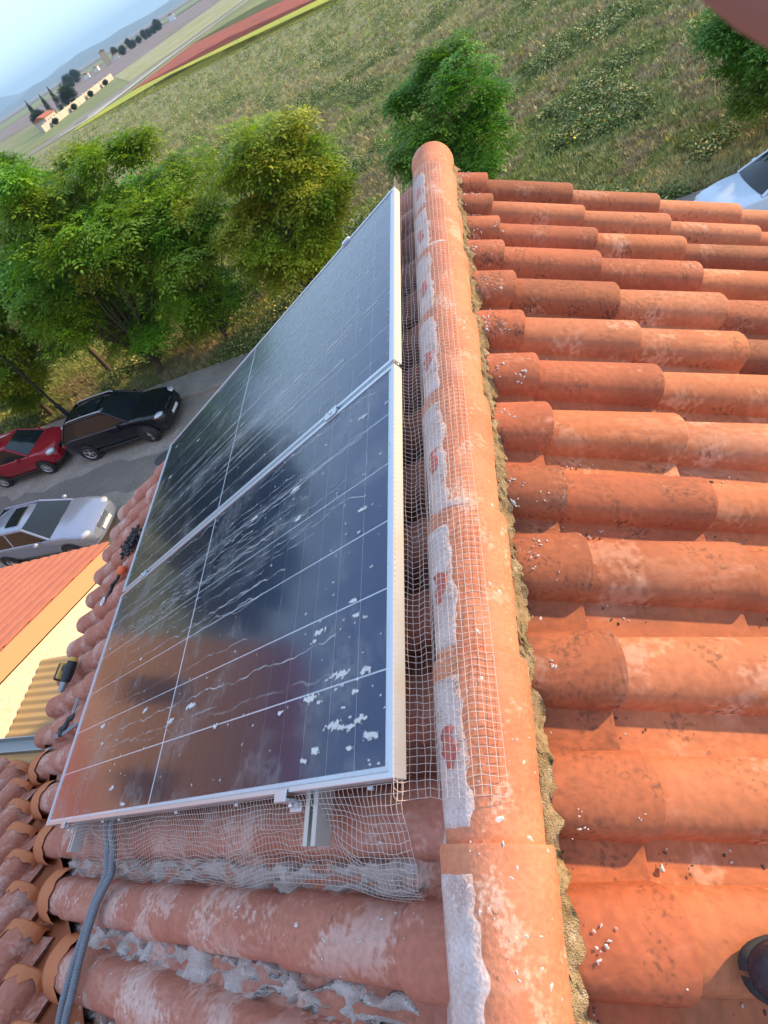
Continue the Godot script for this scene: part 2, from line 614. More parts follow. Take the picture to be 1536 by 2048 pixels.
	for c in range(-7, 18):
		var x := -1.72 - 0.211 * c
		var z_low := maxf(valley_z(x) + 0.07, -0.60)
		var z := z_low
		for k in 7:
			if z > 2.4: break
			var first := k == 0
			var step_len := 0.33 if not first else rng.randf_range(0.16, 0.33)
			var length := snappedf(step_len / cos(pw) + 0.06, 0.03)
			var low_pt := rp(x, wing_y(z), z) - nor * (BARREL_H + 0.012)
			place_tile(wing, "tile", low_pt - down * length, down, nor, length, 0.94, mats["clay_limed"])
			if first and z_low > -0.59:
				skin_over(wing, low_pt, down, nor, 1.0, c, 0.045)
			z += step_len
	slab(house, "roof_deck", [rp(-5.6, wing_y(-0.5) - 0.14, -0.5), rp(-3.4, wing_y(-0.5) - 0.14, -0.5), rp(-0.3, wing_y(2.4) - 0.14, 2.4), rp(-5.6, wing_y(2.4) - 0.14, 2.4)], 0.1, mats["clay_deep"])
	# orange-sealed valley gutter
	var val := Mb.new()
	var rows := []
	var nz := noise(5, 3.0, 3)
	for k in 60:
		var x := lerpf(-3.75, -0.4, k / 59.0)
		var z := valley_z(x)
		var y := left_y(x)
		var row := PackedVector3Array()
		for q in 7:
			var s := (q - 3) / 3.0
			var d := Vector3(0.525, 0, -0.851) * s * 0.16     # across the valley
			var up := 0.085 * s * s - 0.092 + 0.014 * nz.get_noise_2d(x * 3.0, s * 2.0)
			row.append(rp(x, y, z) + d + Vector3(0, up, 0))
		rows.append(row)
	val.grid(rows, true)
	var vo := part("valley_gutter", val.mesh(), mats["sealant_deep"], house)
	tag(vo, "orange-sealed roof valley")
	# lime mortar smeared in the pans of the shaded slope
	mortar_strip(house, -0.40, -2.60, 0.026, 0.034, 301)
	mortar_strip(house, -0.42, -2.35, 0.232, 0.042, 302)
	mortar_strip(house, -0.50, -2.05, 0.443, 0.038, 303)
	build_ridge(house)
	# zinc gutter along the wing's eave
	var gut := Mb.new()
	var prof := [Vector2(0.0, 0.02), Vector2(0.0, -0.07), Vector2(0.10, -0.07), Vector2(0.10, 0.03), Vector2(0.094, 0.03), Vector2(0.094, -0.062), Vector2(0.006, -0.062), Vector2(0.006, 0.02)]
	var ga := []
	for xx in [-3.62, -5.8]:
		var row := PackedVector3Array()
		for p in prof:
			row.append(rp(xx, wing_y(-0.62) - 0.10 + p.y, -0.66 - p.x))
		ga.append(row)
	for q in prof.size():
		var q1 := (q + 1) % prof.size()
		gut.quad(ga[0][q], ga[0][q1], ga[1][q1], ga[1][q])
	part("gutter", gut.mesh(), mats["zinc"], house)

func sealed_end(parent: Node, zc: float, x_end: float, down: Vector3, nor: Vector3) -> void:
	var s0 := (-0.31 - x_end) / cos(deg_to_rad(25.0))
	skin_over(parent, rp(-0.31, -1.07, zc) + down * s0 - nor * (BARREL_H + 0.012), down, nor, -1.0, int(zc * 1000.0))

func skin_over(parent: Node, low: Vector3, down: Vector3, nor: Vector3, hand: float, seed_: int, reach_ := 0.13) -> void:
	# a skin of orange sealant brushed over the last hand's breadth of a tile column
	var mb := Mb.new()
	var rows := []
	var nz := noise(seed_, 6.0, 3)
	var side := down.cross(nor)
	for k in 7:
		var row := PackedVector3Array()
		for q in 17:
			var th := PI * (1.0 - q / 16.0)
			var reach := reach_ + 0.035 * nz.get_noise_1d(q * 0.07)
			var back := reach * (1.0 - k / 6.0)
			var a := BARREL_W * 0.94 + 0.005
			var b := BARREL_H + 0.003
			var zz := a * cos(th) * (1.0 + 0.30 * pow(absf(cos(th)), 6.0))
			var yy := b * pow(sin(th), BARREL_E) + 0.021 * (1.0 - back / 0.4) + (0.002 if k > 0 else -0.002)
			row.append(low - down * (back - 0.012) + nor * yy + side * zz)
		rows.append(row)
	var last: PackedVector3Array = rows[6]
	var foot := PackedVector3Array()
	for p in last:
		var up := (p - low).dot(nor)
		foot.append(p + down * 0.035 - nor * (0.015 + up * 0.85))
	rows.append(foot)
	mb.grid(rows, hand > 0)
	part("sealant_skin", mb.mesh(), mats["sealant"], parent)

func slab(parent: Node, called: String, pts: Array, thick: float, material: Material) -> void:
	var mb := Mb.new()
	var n: Vector3 = (pts[2] - pts[0]).cross(pts[3] - pts[1]).normalized()
	if n.y < 0:
		pts.reverse()
		n = -n
	var low := []
	for p in pts: low.append(p - n * thick)
	mb.quad(pts[0], pts[1], pts[2], pts[3])
	mb.quad(low[3], low[2], low[1], low[0])
	for k in 4:
		var k1 := (k + 1) % 4
		mb.quad(low[k], low[k1], pts[k1], pts[k])
	part(called, mb.mesh(), material, parent)

func mortar_strip(parent: Node, xa: float, xb: float, z: float, half: float, seed_: int) -> void:
	# lime mortar trowelled flat into a pan: ragged edges creep up the flanks of the barrels
	var nz := noise(seed_, 5.0, 4)
	var rows := []
	var count := int(absf(xb - xa) / 0.012)
	var pl := deg_to_rad(25.0)
	var nor := Vector3(-sin(pl), cos(pl), 0)
	for k in count + 1:
		var x := lerpf(xa, xb, float(k) / count)
		var row := PackedVector3Array()
		var w0 := half * (1.0 + 1.3 * nz.get_noise_2d(x * 1.5, 1.0))
		var w1 := half * (1.0 + 1.3 * nz.get_noise_2d(x * 1.5, 7.0))
		var ends := 0.04 * (1.0 - minf(1.0, minf(k, count - k) / 9.0))
		for q in 9:
			var s := (q - 4) / 4.0
			var zz := z + (w1 * s if s > 0 else w0 * s)
			var lift := -0.074 + 0.020 * s * s + 0.010 * nz.get_noise_2d(x * 6.0, s * 2.5 + 30.0)
			if q == 0 or q == 8: lift = -0.095
			var gone := 0.035 * step(0.02, 0.34, nz.get_noise_2d(x * 1.1, s * 0.35 + 50.0))
			row.append(rp(x, left_y(x), zz) + nor * (lift - gone - ends))
		rows.append(row)
	var mb := Mb.new()
	mb.grid(rows)
	part("mortar", mb.mesh(), mats["mortar"], parent)

const RC := Vector2(-0.222, -1.06)   # axis of the ridge tiles
const RR := 0.092
func on_cap(deg: float, z: float, out := 0.0) -> Vector3:
	var a := deg_to_rad(deg)
	return rp(RC.x + (RR + out) * cos(a), RC.y + (RR + out) * sin(a), z)

const CAP_JOINTS := [-2.69, -2.473, -2.157, -1.835, -1.469, -1.086, -0.689, -0.344, -0.032, 0.30, 0.65, 1.0, 1.35]
func cap_out(z: float) -> float:     # how far the ridge tile at z stands off the mean radius
	for k in range(CAP_JOINTS.size() - 2, -1, -1):
		if z >= CAP_JOINTS[k]:
			return lerpf(0.0065, -0.0085, (z - CAP_JOINTS[k]) / (CAP_JOINTS[k + 1] + 0.05 - CAP_JOINTS[k]))
	return 0.0

func build_ridge(house: Node3D) -> void:
	var ridge := holder("ridge", house)
	var joints := CAP_JOINTS
	for k in joints.size() - 1:
		var mb := Mb.new()
		var z0: float = joints[k]
		var z1: float = joints[k + 1] + 0.05
		var outer := []
		var inner := []
		for s in 2:
			for q in 5:
				var u: float = [0.0, 0.03, 0.3, 0.7, 1.0][q]
				var r := lerpf(0.0065, -0.0085, u) - (0.002 if q == 0 else 0.0) - (0.011 if s == 1 else 0.0)
				var row := PackedVector3Array()
				for a in 19:
					var deg := 196.0 - 212.0 * a / 18.0
					row.append(on_cap(deg, lerpf(z0, z1, u), r))
				(outer if s == 0 else inner).append(row)
		mb.grid(outer, true)
		mb.grid(inner)
		for q in 18:
			mb.quad(outer[0][q], outer[0][q + 1], inner[0][q + 1], inner[0][q])
			mb.quad(outer[4][q + 1], outer[4][q], inner[4][q], inner[4][q + 1])
		part("ridge_tile", mb.mesh(), mats["clay_ridge"], ridge)
		# grey cement wash along the shaded flank, rough-edged
		if k >= 1:
			wash(ridge, z0 + 0.03, joints[k + 1] - 0.012, 90.0, 170.0, 0.0014, 400 + k, mats["lime_wash"], "cement_wash", 0.5)
			var zc := lerpf(z0, joints[k + 1], 0.5) + rng.randf_range(-0.04, 0.04)
			if k <= 7:
				wash(ridge, zc - 0.045, zc + 0.05, 112.0, 140.0, 0.0035, 430 + k, mats["red_patch"], "sealant_patch", 1.0)
		# mortar bead over the joint
		if k >= 2 and k % 3 == 0:
			wash(ridge, z0 - 0.034, z0 - 0.002, 58.0, 150.0, 0.0018, 460 + k, mats["lime_wash"], "mortar_bead", 0.9)
	# far end stopped with mortar
	var cap := Mb.new()
	var rim := []
	for a in 19:
		rim.append(on_cap(196.0 - 212.0 * a / 18.0, -2.67, -0.012))
	rim.reverse()
	cap.poly(rim)
	rim.reverse()
	cap.poly(rim)
	part("end_mortar", cap.mesh(), mats["clay_deep"], ridge)
	# mossy bedding mortar down the sunlit side
	var rows := []
	var nz := noise(77, 9.0, 4)
	for k in 460:
		var z := lerpf(-2.66, 1.2, k / 459.0)
		var gap := 1.0
		for c in RIGHT_COLS:
			gap = minf(gap, absf(z - c) / 0.11)
		var drop := step(0.62, 1.0, gap) * 0.05
		var row := PackedVector3Array()
		for q in 7:
			var s := q / 6.0
			var wv := 1.0 + 0.7 * nz.get_noise_2d(z * 2.0, 3.0)
			var x := -0.140 + (0.028 * wv) * s
			var y := lerpf(-1.058, right_y(x) - 0.012 - drop, step(0.0, 0.9, s)) + 0.014 * nz.get_noise_2d(z * 7.0, s * 3.0) + 0.004 * sin(PI * s)
			row.append(rp(x, y, z))
		rows.append(row)
	var moss := Mb.new()
	moss.grid(rows, true)
	tag(part("bedding_mortar", moss.mesh(), mats["moss_mortar"], ridge), "yellow mossy mortar under the ridge tiles")
	# bedding on the shaded side
	rows = []
	for k in 160:
		var z := lerpf(-2.66, 1.2, k / 159.0)
		var row := PackedVector3Array()
		for q in 5:
			var s := q / 4.0
			var x := -0.300 - 0.05 * s
			row.append(rp(x, lerpf(-1.05, left_y(x) - 0.06, s) + 0.012 * nz.get_noise_2d(z * 5.0, s * 3.0 + 9.0), z))
		rows.append(row)
	var bed := Mb.new()
	bed.grid(rows)
	part("bedding_mortar", bed.mesh(), mats["mortar"], ridge)

func wash(parent: Node, za: float, zb: float, da: float, db: float, out: float, seed_: int, material: Material, called: String, ragged: float) -> void:
	# an irregular skin on the flank of a ridge tile: thicker in the middle, running out to nothing at its edge
	var nz := noise(seed_, 3.4, 5)
	var rows := []
	var count := maxi(6, int((zb - za) / 0.012))
	for k in count + 1:
		var u := float(k) / count
		var row := PackedVector3Array()
		var e0 := da + 22.0 * ragged * (nz.get_noise_2d(u * 1.6, 0.0) + absf(u - 0.5) * 0.8)
		var e1 := db - 14.0 * ragged * (nz.get_noise_2d(u * 1.6, 9.0) + absf(u - 0.5) * 0.8)
		for q in 8:
			var s := q / 7.0
			var z := lerpf(za, zb, u) + 0.02 * ragged * nz.get_noise_2d(s * 4.0, 20.0) * (1.0 if k == 0 or k == count else 0.3)
			var thick := out * (1.0 + 0.35 * nz.get_noise_2d(u * 9.0, s * 4.0)) if (q > 0 and q < 7 and k > 0 and k < count) else -0.010
			row.append(on_cap(lerpf(e1, e0, s), z, thick + cap_out(lerpf(za, zb, u))))
		rows.append(row)
	var mb := Mb.new()
	mb.grid(rows, true)
	part(called, mb.mesh(), material, parent)

# ------------------------------------------------------------------ solar panels
# panel frame: u down the slope from the upper edge, w along the ridge from the near edge away, measured on the glass plane
var panel_tf: Transform3D
func panel_pt(u: float, h: float, w: float) -> Vector3:   # house coordinates
	var p := deg_to_rad(25.255)
	return rp(-0.37834, -0.9685, -0.1314) + Vector3(-cos(p), -sin(p), 0) * u + Vector3(-sin(p), cos(p), 0) * h + Vector3(0, 0, -1) * w

func build_panels() -> void:
	var p := deg_to_rad(25.255)
	var x_ax := Vector3(-cos(p), -sin(p), 0)
	var y_ax := Vector3(-sin(p), cos(p), 0)
	var z_ax := x_ax.cross(y_ax)          # points along -z
	var films := [dust_film(900, true), dust_film(950, false)]
	var labels := ["near solar panel with thick bird droppings and dirt streaks, closest to the camera", "far solar panel reflecting pale sky, beyond the middle clamp strip"]
	var len_u := 2.278
	var wid := 1.134
	var cell_mb := Mb.new()
	cell_mb.box(Transform3D.IDENTITY, Vector3(0.0903, 0.0006, 0.1800))
	var cell_mesh := cell_mb.mesh()
	for k in 2:
		var origin := panel_pt(0, 0, k * (wid + 0.02))
		var o := thing("solar_panel", house_frame * Transform3D(Basis(x_ax, y_ax, z_ax), origin), labels[k], "solar panel", "roof solar panels")
		# frame of four aluminium profiles; local x down the slope, z away from the camera
		for f in [[Vector3(0.006, -0.0175, wid / 2), Vector3(0.012, 0.035, wid)], [Vector3(len_u - 0.006, -0.0175, wid / 2), Vector3(0.012, 0.035, wid)], [Vector3(len_u / 2, -0.0175, 0.006), Vector3(len_u - 0.0245, 0.0348, 0.012)], [Vector3(len_u / 2, -0.0175, wid - 0.006), Vector3(len_u - 0.0245, 0.0348, 0.012)]]:
			var mb := Mb.new()
			mb.box(at(f[0]), f[1], 0.0012)
			part("frame_rail", mb.mesh(), mats["aluminium"], o)
		for f in [[Vector3(0.016, -0.034, wid / 2), Vector3(0.03, 0.002, wid - 0.03)], [Vector3(len_u / 2, -0.034, 0.016), Vector3(len_u - 0.03, 0.002, 0.03)]]:
			var fl := Mb.new()
			fl.box(at(f[0]), f[1])
			part("frame_flange", fl.mesh(), mats["aluminium"], o)
		var back := Mb.new()
		back.box(at(Vector3(len_u / 2, -0.0095, wid / 2)), Vector3(len_u - 0.0244, 0.005, wid - 0.0244))
		part("backsheet", back.mesh(), mats["backsheet"], o)
		for half in 2:
			for r in 12:
				for c in 6:
					var cx := 0.028 + 0.0915 / 2 + r * 0.0925 + half * (12 * 0.0925 + 0.009)
					var cz := 0.012 + 0.0085 + 0.0925 + c * 0.1842
					part("cell", cell_mesh, mats["cell"], o, at(Vector3(cx, -0.0062, cz)))
		var g := Mb.new()
		g.quad(Vector3(0.0122, -0.0035, 0.0122), Vector3(0.0122, -0.0035, wid - 0.0122), Vector3(len_u - 0.0122, -0.0035, wid - 0.0122), Vector3(len_u - 0.0122, -0.0035, 0.0122))
		part("glass", g.mesh(), mats["panel_glass"], o)
		var d := Mb.new()
		d.quad(Vector3(0.0123, -0.0029, 0.0123), Vector3(0.0123, -0.0029, wid - 0.0123), Vector3(len_u - 0.0123, -0.0029, wid - 0.0123), Vector3(len_u - 0.0123, -0.0029, 0.0123), Vector2(0, 0), Vector2(0, 1), Vector2(1, 1), Vector2(1, 0))
		part("dirt", d.mesh(), films[k], o)
	# --- droppings with body, on the near panel
	# --- rails under the panels, running along the ridge
	for u in [0.295, 1.95]:
		var rail := thing("mounting_rail", house_frame * Transform3D(Basis(x_ax, y_ax, z_ax), panel_pt(u, -0.057, -0.10)), "upper aluminium mounting rail, its open end sticking out below the near panel edge" if u < 1 else "lower aluminium mounting rail under the panels near the eave", "rail", "rails under the solar panels")
		var ll := 2.288 + 0.10 + 0.02
		for f in [[Vector3(0, -0.019, ll / 2), Vector3(0.044, 0.003, ll)], [Vector3(-0.020, 0.0, ll / 2), Vector3(0.004, 0.042, ll - 0.002)], [Vector3(0.020, 0.0, ll / 2), Vector3(0.004, 0.042, ll - 0.002)], [Vector3(-0.0135, 0.0195, ll / 2), Vector3(0.013, 0.003, ll - 0.001)], [Vector3(0.0135, 0.0195, ll / 2), Vector3(0.013, 0.003, ll - 0.001)], [Vector3(0, -0.004, ll / 2), Vector3(0.0378, 0.002, ll - 0.003)]]:
			var mb := Mb.new()
			mb.box(at(f[0]), f[1], 0.0006)
			part("flange", mb.mesh(), mats["aluminium_raw"], rail)
		for w in [0.35, 1.3, 2.2]:
			var leg := Mb.new()
			leg.box(at(Vector3(0, -0.045, w)), Vector3(0.04, 0.05, 0.03), 0.003)
			part("roof_hook", leg.mesh(), mats["grey_metal"], rail)
	# --- clamps
	clamp_at(0.36, -0.014, x_ax, y_ax, z_ax, "silver end clamp on the near panel edge beside the rail end", true)
	clamp_at(1.99, -0.014, x_ax, y_ax, z_ax, "silver end clamp at the lower end of the near panel edge", true)
	clamp_at(0.31, 1.144, x_ax, y_ax, z_ax, "upper middle clamp in the strip between the panels", false)
	clamp_at(1.95, 1.144, x_ax, y_ax, z_ax, "lower middle clamp in the strip between the panels", false)
	clamp_at(0.33, 2.302, x_ax, y_ax, z_ax, "end clamp on the far panel edge against the meadow", true)
	# strip between the panels
	var strip := Mb.new()
	strip.box(Transform3D.IDENTITY, Vector3(2.25, 0.004, 0.0196))
	top("joint_strip", strip.mesh(), mats["aluminium"], house_frame * Transform3D(Basis(x_ax, y_ax, z_ax), panel_pt(1.139, -0.012, 1.144)), "long silver cover strip in the joint between the two panels", "strip")

func clamp_at(u: float, w: float, x_ax: Vector3, y_ax: Vector3, z_ax: Vector3, label: String, end: bool) -> void:
	var o := thing("panel_clamp", house_frame * Transform3D(Basis(x_ax, y_ax, z_ax), panel_pt(u, -0.036, w)), label, "clamp", "clamps holding the solar panels")
	var side := -1.0 if w > 1.5 else 1.0
	var mb := Mb.new()
	if end:
		mb.box(at(Vector3(0, 0.016, 0)), Vector3(0.045, 0.046, 0.008), 0.0015)
		mb.box(at(Vector3(0, 0.0395, 0.009 * side)), Vector3(0.045, 0.004, 0.026), 0.001)
		mb.box(at(Vector3(0, -0.005, -0.008 * side)), Vector3(0.045, 0.004, 0.024), 0.001)
	else:
		mb.box(at(Vector3(0, 0.0395, 0)), Vector3(0.06, 0.004, 0.036), 0.001)
		mb.box(at(Vector3(0, 0.022, 0)), Vector3(0.06, 0.03, 0.012), 0.001)
	part("plate", mb.mesh(), mats["aluminium"], o)
	var bolt := Mb.new()
	bolt.lathe([Vector2(0.001, 0.0), Vector2(0.0065, 0.0), Vector2(0.0065, 0.007), Vector2(0.001, 0.007)], Transform3D(Basis.IDENTITY, Vector3(0, 0.0418, 0)) if not end else Transform3D(Basis(Vector3.RIGHT, -side * PI / 2), Vector3(0, 0.010, -0.0042 * side)), 6)
	part("bolt", bolt.mesh(), mats["chrome"], o)

# dirt on the glass: dust, rain streaks running down the slope, droppings. The texture's x runs down the slope, y away from the camera.
func dust_film(seed_: int, near: bool) -> StandardMaterial3D:
	var w := 1400
	var h := 700
	var a := PackedFloat32Array()
	a.resize(w * h)
	var r := RandomNumberGenerator.new()
	r.seed = seed_
	var n0 := field(seed_, 0.004, 512, 5)
	var n1 := field(seed_ + 1, 0.05, 512, 3)
	# patchy dust with a grain
	for y in h:
		for x in w:
			var k := (y % 512) * 512 + (x % 512)
			var g := n0[k] / 255.0
			var q := n1[k] / 255.0
			a[y * w + x] = 0.006 + 0.20 * step(0.55, 0.95, g) * q
	var nz := noise(seed_ + 5, 0.012, 3)
	# rain streaks: each runs down the slope from where its dropping fell
	var count := 46 if near else 60
	for s in count:
		var y0 := r.randf_range(8, h - 8) if r.randf() < 0.4 else clampf((0.78 if near else 0.35) * h + r.randfn() * 0.12 * h, 8, h - 8)
		var x0 := r.randf_range(0, w * 0.35) if r.randf() < 0.7 else r.randf_range(0, w * 0.7)
		var x1 := minf(w - 1, x0 + r.randf_range(250, 1200))
		var wide := r.randf_range(0.8, 1.8) * (2.0 if r.randf() < 0.15 else 1.0)
		var strong := r.randf_range(0.2, 0.7)
		var bend := r.randf_range(4.0, 22.0) if near else r.randf_range(1.0, 6.0)
		var ph := r.randf_range(0, 1000)
		var x := int(x0)
		while x < int(x1):
			var u := (x - x0) / (x1 - x0)
			var yc := y0 + bend * nz.get_noise_2d(x * 0.7, ph) + 1.3 * nz.get_noise_2d(x * 3.0, ph + 50.0)
			var ww := wide * (1.0 + 0.7 * nz.get_noise_2d(x * 2.0, ph + 90.0))
			var st := strong * (0.6 + 0.8 * nz.get_noise_2d(x * 1.3, ph + 130.0)) * (1.0 - 0.5 * u)
			for d in range(-5, 6):
				var yy := int(yc) + d
				if yy >= 0 and yy < h:
					var f := clampf(ww + 0.7 - absf(yy - yc), 0.0, 1.0)
					a[yy * w + x] = maxf(a[yy * w + x], st * f)
			x += 1
	# one long smear and a thick patch of droppings by the near upper corner, as a pigeon's perch leaves
	if near:
		for s in 20:
			var cx := absf(r.randfn(0.0, 1.0)) * 70.0 + 18.0
			var cy := 24.0 + absf(r.randfn(0.0, 1.0)) * (60.0 if s < 10 else 240.0)
			var rad := r.randf_range(1.5, 6.0)
			var ph := r.randf_range(0, 1000)
			for yy in range(int(cy - rad * 2), int(cy + rad * 2) + 1):
				for xx in range(int(cx - rad * 3), int(cx + rad * 5) + 1):
					if xx < 0 or yy < 0 or xx >= w or yy >= h: continue
					var d := Vector2((xx - cx) / 2.8, yy - cy).length() / rad + 1.1 * nz.get_noise_2d(xx * 7.0, yy * 9.0 + ph)
					a[yy * w + xx] = maxf(a[yy * w + xx], (1.0 - step(0.6, 1.1, d)) * 0.85)
	# splats
	var splats := 230 if near else 150
	for s in splats:
		var cx := r.randf_range(0, w) * (r.randf() if r.randf() < 0.6 else 1.0)
		var cy := r.randf_range(0, h)
		var big := r.randf() < (0.05 if near else 0.02)
		var rad := r.randf_range(3, 6) if big else r.randf_range(0.8, 2.6)
		var lx := r.randf_range(1.0, 2.4) * (1.8 if big else 1.0)
		var ph := r.randf_range(0, 1000)
		for yy in range(int(cy - rad * 1.6), int(cy + rad * 1.6) + 1):
			for xx in range(int(cx - rad * lx * 1.5), int(cx + rad * lx * 1.5) + 1):
				if xx < 0 or yy < 0 or xx >= w or yy >= h: continue
				var d := Vector2((xx - cx) / lx, yy - cy).length() / rad
				d += 0.9 * nz.get_noise_2d(xx * 9.0, yy * 9.0 + ph) + (0.35 * nz.get_noise_2d(xx * 25.0, yy * 25.0 + ph))
				var f := 1.0 - step(0.75, 1.0, d)
				a[yy * w + xx] = maxf(a[yy * w + xx], f * (0.9 if big else 0.65))
	var data := PackedByteArray()
	data.resize(w * h * 4)
	for k in w * h:
		var v := a[k]
		data[k * 4] = 214
		data[k * 4 + 1] = 210
		data[k * 4 + 2] = 204
		data[k * 4 + 3] = clampi(int(v * 255.0), 0, 255)
	var m := StandardMaterial3D.new()
	m.resource_name = "panel_dirt"
	m.albedo_texture = texture_of(w, h, data, true)
	m.transparency = BaseMaterial3D.TRANSPARENCY_ALPHA
	m.roughness = 0.9
	m.metallic_specular = 0.1
	return m

# ------------------------------------------------------------------ bird net
func build_net() -> void:
	var net := thing("bird_net", house_frame, "fine beige bird net stretched from the panels over the ridge and draped below", "net")
	var nz := noise(610, 1.0, 3)
	# along the ridge
	var za := -2.50
	var zb := -0.10
	var cell := 0.0142
	var across := []
	var prof := [Vector2(-0.3762, -0.9665), Vector2(-0.3745, -0.980), Vector2(-0.3725, -0.9935), Vector2(-0.362, -1.004), Vector2(-0.348, -1.010), Vector2(-0.334, -1.011), Vector2(-0.322, -1.006)]
	for k in 13:
		var d := deg_to_rad(152.0 - k * 8.2)
		prof.append(RC + Vector2(cos(d), sin(d)) * (RR + 0.0075))
	# resample at the cell size
	var curve := Curve2D.new()
	for q in prof: curve.add_point(q)
	var n_ac := int(curve.get_baked_length() / cell)
	for k in n_ac + 1:
		across.append(curve.sample_baked(k * cell))
	var n_al := int((zb - za) / cell)
	var pts := []
	for j in n_al + 1:
		var z := za + j * cell
		var row := PackedVector3Array()
		for k in n_ac + 1:
			var q: Vector2 = across[k]
			var free := clampf(sin(PI * clampf((k - 1) / 7.0, 0.0, 1.0)), 0.0, 1.0)
			var sag := 0.012 * free * nz.get_noise_2d(z * 5.0, 2.0) - 0.010 * free
			var slip := 0.006 * nz.get_noise_2d(z * 4.0, k * 0.4)
			row.append(rp(q.x + slip * free, q.y + sag, z + 0.010 * nz.get_noise_2d(z * 3.0 + 40.0, k * 0.25)))
		pts.append(row)
	var mb := Mb.new()
	for row in pts: mb.strand(row, 0.00056)
	for k in n_ac + 1:
		var line := PackedVector3Array()
		var ragged := 0 if k < n_ac - 2 else rng.randi() % 3
		for j in range(ragged, n_al + 1): line.append(pts[j][k])
		mb.strand(line, 0.00056)
	part("ridge_strip", mb.mesh(), mats["net_cord"], net)
	# skirt hanging from the near panel edge to the tiles
	mb = Mb.new()
	var rows := 17
	var cols := int(1.98 / cell)
	var sk := []
	for j in rows + 1:
		var s := float(j) / rows
		var row := PackedVector3Array()
		for k in cols + 1:
			var u := 0.0 + k * cell
			var top_p := panel_pt(u, -0.02, -0.004)
			var x := top_p.x - 0.02 * s
			var wave := 0.5 + 0.5 * sin(u * 9.0 + 1.2 + 1.5 * nz.get_noise_1d(u * 2.0))
			var foot := rp(x, left_y(x) - 0.035 - 0.02 * wave, 0.035 + 0.022 * wave)
			var p := top_p.lerp(foot, s)
			var belly := sin(PI * s) * (0.030 * wave + 0.012 * nz.get_noise_2d(u * 6.0, s * 3.0))
			p += Vector3(0, 0.35 * belly, belly)
			# keep off the crest of the column below
			var barrel := BARREL_H * sqrt(maxf(0.0, 1.0 - pow((p.z + 0.086) / 0.085, 2.0))) - BARREL_H
			var floor_y := left_y(p.x) + barrel + CAM_H + 0.006
			p.y = maxf(p.y, floor_y)
			p.x += 0.012 * nz.get_noise_2d(u * 4.0, s * 2.0 + 5.0) + 0.014 * s * sin(u * 9.0)
			row.append(p)
		sk.append(row)
	for row in sk: mb.strand(row, 0.0006)
	for k in cols + 1:
		var line := PackedVector3Array()
		for j in rows + 1: line.append(sk[j][k])
		mb.strand(line, 0.0006)
	part("skirt", mb.mesh(), mats["net_cord"], net)
	# small clips that pin the net to the frames
	for k in 9:
		var o := Mb.new()
		var z := -2.36 + k * 0.27
		o.lathe([Vector2(0.001, 0.0), Vector2(0.006, 0.0), Vector2(0.0055, 0.003), Vector2(0.002, 0.0045), Vector2(0.001, 0.0045)], Transform3D(Basis(Vector3(0, 0, 1), -PI / 2), rp(-0.3735, -0.992, z)), 10)
		part("clip", o.mesh(), mats["aluminium"], net)
	for u in [0.10, 0.62, 0.98, 1.45, 1.62, 2.05]:
		var o := Mb.new()
		o.box(Transform3D(Basis.IDENTITY, panel_pt(u, -0.036, -0.006)), Vector3(0.012, 0.014, 0.008), 0.002)
		part("clip", o.mesh(), mats["aluminium"], net)

# ------------------------------------------------------------------ things lying on the roof
func roof_tf(origin: Vector3, pitch_deg: float, yaw := 0.0) -> Transform3D:
	# axes: x down the shaded slope, y its normal, turned by yaw about the normal
	var p := deg_to_rad(pitch_deg)
	var b := Basis(Vector3(-cos(p), -sin(p), 0), Vector3(-sin(p), cos(p), 0), Vector3(0, 0, -1))
	return house_frame * Transform3D(b * Basis(Vector3.UP, yaw), origin)

func build_roof_things() -> void:
	# two grey corrugated conduits
	var path := [[-1.875, -0.30, -0.02], [-1.85, -0.112, 0.035], [-1.79, -0.038, 0.028], [-1.775, 0.03, 0.008], [-1.81, 0.113, 0.014], [-1.848, 0.2, 0.006], [-1.858, 0.294, 0.012], [-1.85, 0.369, 0.018], [-1.87, 0.443, 0.0], [-1.92, 0.56, 0.02], [-1.98, 0.75, 0.02]]
	for c in 2:
		var cv := Curve3D.new()
		for k in path.size():
			var q = path[k]
			var x: float = q[0] + (0.040 if c == 1 else 0.0) + (0.02 * sin(k * 1.1) if c == 1 else 0.0)
			cv.add_point(rp(x, left_y(x) + q[2] + 0.022, q[1] + (0.004 if c == 1 else 0.0)))
		for k in range(1, path.size() - 1):
			var tg := (cv.get_point_position(k + 1) - cv.get_point_position(k - 1)) * 0.22
			cv.set_point_in(k, -tg)
			cv.set_point_out(k, tg)
		var pts := PackedVector3Array()
		var rad := []
		var n := int(cv.get_baked_length() / 0.0022)
		for k in n:
			pts.append(cv.sample_baked(k * 0.0022))
			rad.append(0.0122 + (0.0010 if (k / 2) % 2 == 0 else -0.0010))
		var mb := Mb.new()
		mb.tube(pts, rad, 12)
		top("conduit", mb.mesh(), mats["conduit"], house_frame, "grey corrugated conduit snaking from under the panel, the left one of the pair" if c == 0 else "grey corrugated conduit snaking from under the panel, the right one of the pair", "conduit", "conduits leaving the panels")
	build_drill()
	build_cord_heap()
	build_strap()
	build_boot()
	build_hand()
	build_splatter()

